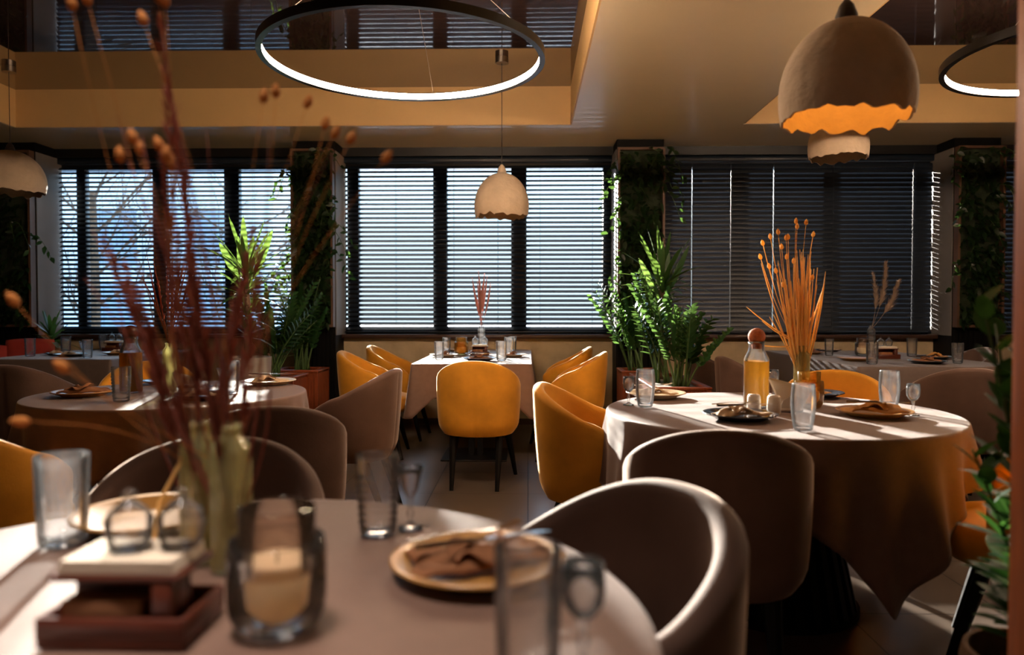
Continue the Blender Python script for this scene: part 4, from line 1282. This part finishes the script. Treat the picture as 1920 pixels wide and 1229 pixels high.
# foreground plant, pot and post at the right edge
t = thing('potted_plant', 'blurred dark leafy plant in the right foreground beside the wooden post', 'plant', (1.03, 1.52, 0))
G().lathe([(0, 0), (.10, 0), (.125, .22), (.135, .42), (.128, .45), (.118, .45), (.115, .40), (0, .40)], 40).build('pot', M['cane'], t)
G().lathe([(0, .39), (.112, .39), (0, .41)], 24).build('soil', M['soil'], t)
r = random.Random(6); gs, gl = G(), G()
for k, (tx, ty, tz, n0) in enumerate(((-.125, 0, 1.19, 0), (-.06, .05, 1.12, 0), (-.03, -.02, 1.05, 0), (-.08, -.05, .98, 0), (.03, .06, 1.2, 0), (-.11, .04, .86, 0), (.0, .0, 1.1, 0), (-.05, 0, .95, 0))):
    b = Vector((r.uniform(-.03, .03), r.uniform(-.03, .03), .40)); tip = Vector((tx, ty, tz)); m = 10
    pts = [b.lerp(tip, i/m) + Vector((.02*sin(i/m*PI), 0, 0)) for i in range(m+1)]
    gs.tube([tuple(p) for p in pts], [.007-.0045*i/m for i in range(m+1)], 6)
    for j in range(22):
        u = .12+.88*j/22; i = min(int(u*m), m-1); p = pts[i].lerp(pts[i+1], u*m-i)
        a = j*2.4+k
        d = Vector((cos(a)*.75, sin(a)*.75, .85)) if u > .55 else Vector((cos(a), sin(a), .5))
        big_ = .078 if u > .6 else .115
        gl.leaf(p, d, Vector((-sin(a), cos(a), 0)), big_*r.uniform(.8, 1.15), big_*.45, .15, .2, 5)
gs.build('stems', M['stemg'], t, sharp=180); gl.build('foliage', M['ficus'], t, sharp=180)
struct('trim_20', G().box(.846, .91, 1.265, 1.325, 0, ZC, .004), M['wood_post'])
# ------------------------------------------------------------------ outside
struct('ground', G().box(-60, 60, 7.64, 70, -.35, -.15), mat('snowy_paving', (.55, .58, .62), .8, var=.15, scale=.5))
t = thing('building', 'pale building front seen through the left window blinds', 'building', (-13.5, 19, -.15))
M['render'] = mat('building_render', (.72, .78, .84), .8, var=.05, scale=.6)
M['bwin'] = mat('building_glass', (.30, .38, .48), .2, var=.1)
g = G(); g.box(-8, 7.0, 0, 6, 0, 5.2)
for k in range(4): g.box(-8, 7.0, -.06, 0, 1.4*k+.6, 1.4*k+.66)
g.build('walls', M['render'], t)
for k in range(6):
    x = -6.8 + k*2.3
    for z in (.55, 2.4):
        f = G().box(x, x+1.2, -.1, -.02, z, z+1.5).build('window', M['render'], t)
        G().box(x+.08, x+1.12, -.12, -.1, z+.08, z+1.42).build('pane', M['bwin'], f)
def bare_tree(label, x, y, H, seed):
    t = thing('bare_tree', label, 'tree', (x, y, -.15)); r = random.Random(seed)
    g = G(); g2 = G()
    g.tube([(0, 0, 0), (.05, 0, H*.3), (0, .05, H*.62)], [.11, .08, .05], 8)
    def br(p, d, L, rad, dep):
        q = [p]; dd = d.copy()
        for k in range(4):
            dd = (dd + Vector((r.uniform(-.25, .25), r.uniform(-.25, .25), r.uniform(-.08, .15)))).normalized()
            q.append(q[-1] + dd*L/4)
        g2.tube([tuple(v) for v in q], [rad*(1-.16*k) for k in range(5)], 4)
        if dep:
            for k in range(3):
                a = q[r.randint(1, 4)]
                br(a, (dd + Vector((r.uniform(-1, 1), r.uniform(-.7, .7), r.uniform(-.4, .7)))).normalized(), L*r.uniform(.5, .75), rad*.55, dep-1)
    for k in range(11):
        z = H*(.12+.5*k/11); a = k*2.4
        br(Vector((.02, 0, z)), Vector((cos(a), sin(a)*.7, r.uniform(.2, .8))).normalized(), H*.32, .028, 3)
    g.build('trunk', M['cane'], t); g2.build('branches', M['cane'], t)
bare_tree('bare tree outside the left pane of the left window', -7.2, 12.2, 5.2, 3)
bare_tree('bare tree outside the right part of the left window', -6.7, 16.5, 5.6, 8)

# ------------------------------------------------------------------ light
w = bpy.data.worlds.new('sky'); scene.world = w; w.use_nodes = True
nt = w.node_tree; N = nt.nodes.new; L = nt.links.new
bg = nt.nodes['Background']
tc = N('ShaderNodeTexCoord'); sx = N('ShaderNodeSeparateXYZ'); rp = N('ShaderNodeValToRGB')
L(tc.outputs['Generated'], sx.inputs[0]); L(sx.outputs['Z'], rp.inputs[0])
e = rp.color_ramp.elements
e[0].position = .10; e[0].color = (.20, .25, .275, 1)
e[1].position = .7; e[1].color = (.36, .64, 1.0, 1)
k_ = rp.color_ramp.elements.new(.36); k_.color = (.50, .76, 1.0, 1)
L(rp.outputs[0], bg.inputs[0]); bg.inputs[1].default_value = 5
AZ, EL = math.radians(15.7), math.radians(13.5)
sd = Vector((-sin(AZ)*cos(EL), cos(AZ)*cos(EL), sin(EL)))
l = bpy.data.lights.new('sun', 'SUN'); l.energy = 50; l.color = (1, .90, .78); l.angle = math.radians(.9)
o = bpy.data.objects.new('sun', l); col.objects.link(o); o.rotation_euler = sd.to_track_quat('Z', 'Y').to_euler(); o.location = (-3, 30, 8)
# added warm fill from above, no fixtures; brightens chair backs facing the camera
for (x, y) in ((-2.0, -1.2), (3.6, -1.2), (-3.4, 1.6)):
    l = bpy.data.lights.new('fill_light', 'AREA'); l.shape = 'DISK'; l.size = 1.3; l.energy = 2.5; l.color = (1, .66, .36)
    o = bpy.data.objects.new('fill_light', l); col.objects.link(o); o.location = (x, y, 2.5)

l = bpy.data.lights.new('fill_light', 'AREA'); l.shape = 'DISK'; l.size = .5; l.energy = 6; l.color = (1, .82, .70); l.spread = math.radians(62)  # added narrow light without a fixture, brightens the nearest tabletop
o = bpy.data.objects.new('fill_light', l); col.objects.link(o); o.location = (-.55, .75, 2.6)
# ------------------------------------------------------------------ camera
cd = bpy.data.cameras.new('camera'); cam = bpy.data.objects.new('camera', cd); col.objects.link(cam)
cam.location = (0, 0, EYE)
cam.rotation_euler = (math.radians(90-1.41), 0, math.radians(1.23))
cd.sensor_width = 36; cd.lens = 36*FLEN/1920; cd.clip_start = .05
cd.dof.use_dof = True; cd.dof.focus_distance = 4.2; cd.dof.aperture_fstop = 2.0; cd.dof.aperture_blades = 0
scene.camera = cam
scene.view_settings.view_transform = 'Standard'; scene.view_settings.look = 'None'
scene.view_settings.exposure = 0; scene.view_settings.gamma = 1; scene.view_settings.use_curve_mapping = False
cy = scene.cycles
cy.use_denoising = True
try: cy.denoiser = 'OPENIMAGEDENOISE'; cy.denoising_input_passes = 'RGB_ALBEDO_NORMAL'
except Exception: pass
cy.max_bounces = 12; cy.diffuse_bounces = 5; cy.glossy_bounces = 5; cy.transmission_bounces = 10; cy.transparent_max_bounces = 32
cy.sample_clamp_indirect = 6; cy.caustics_reflective = False; cy.caustics_refractive = False
cy.use_light_tree = True
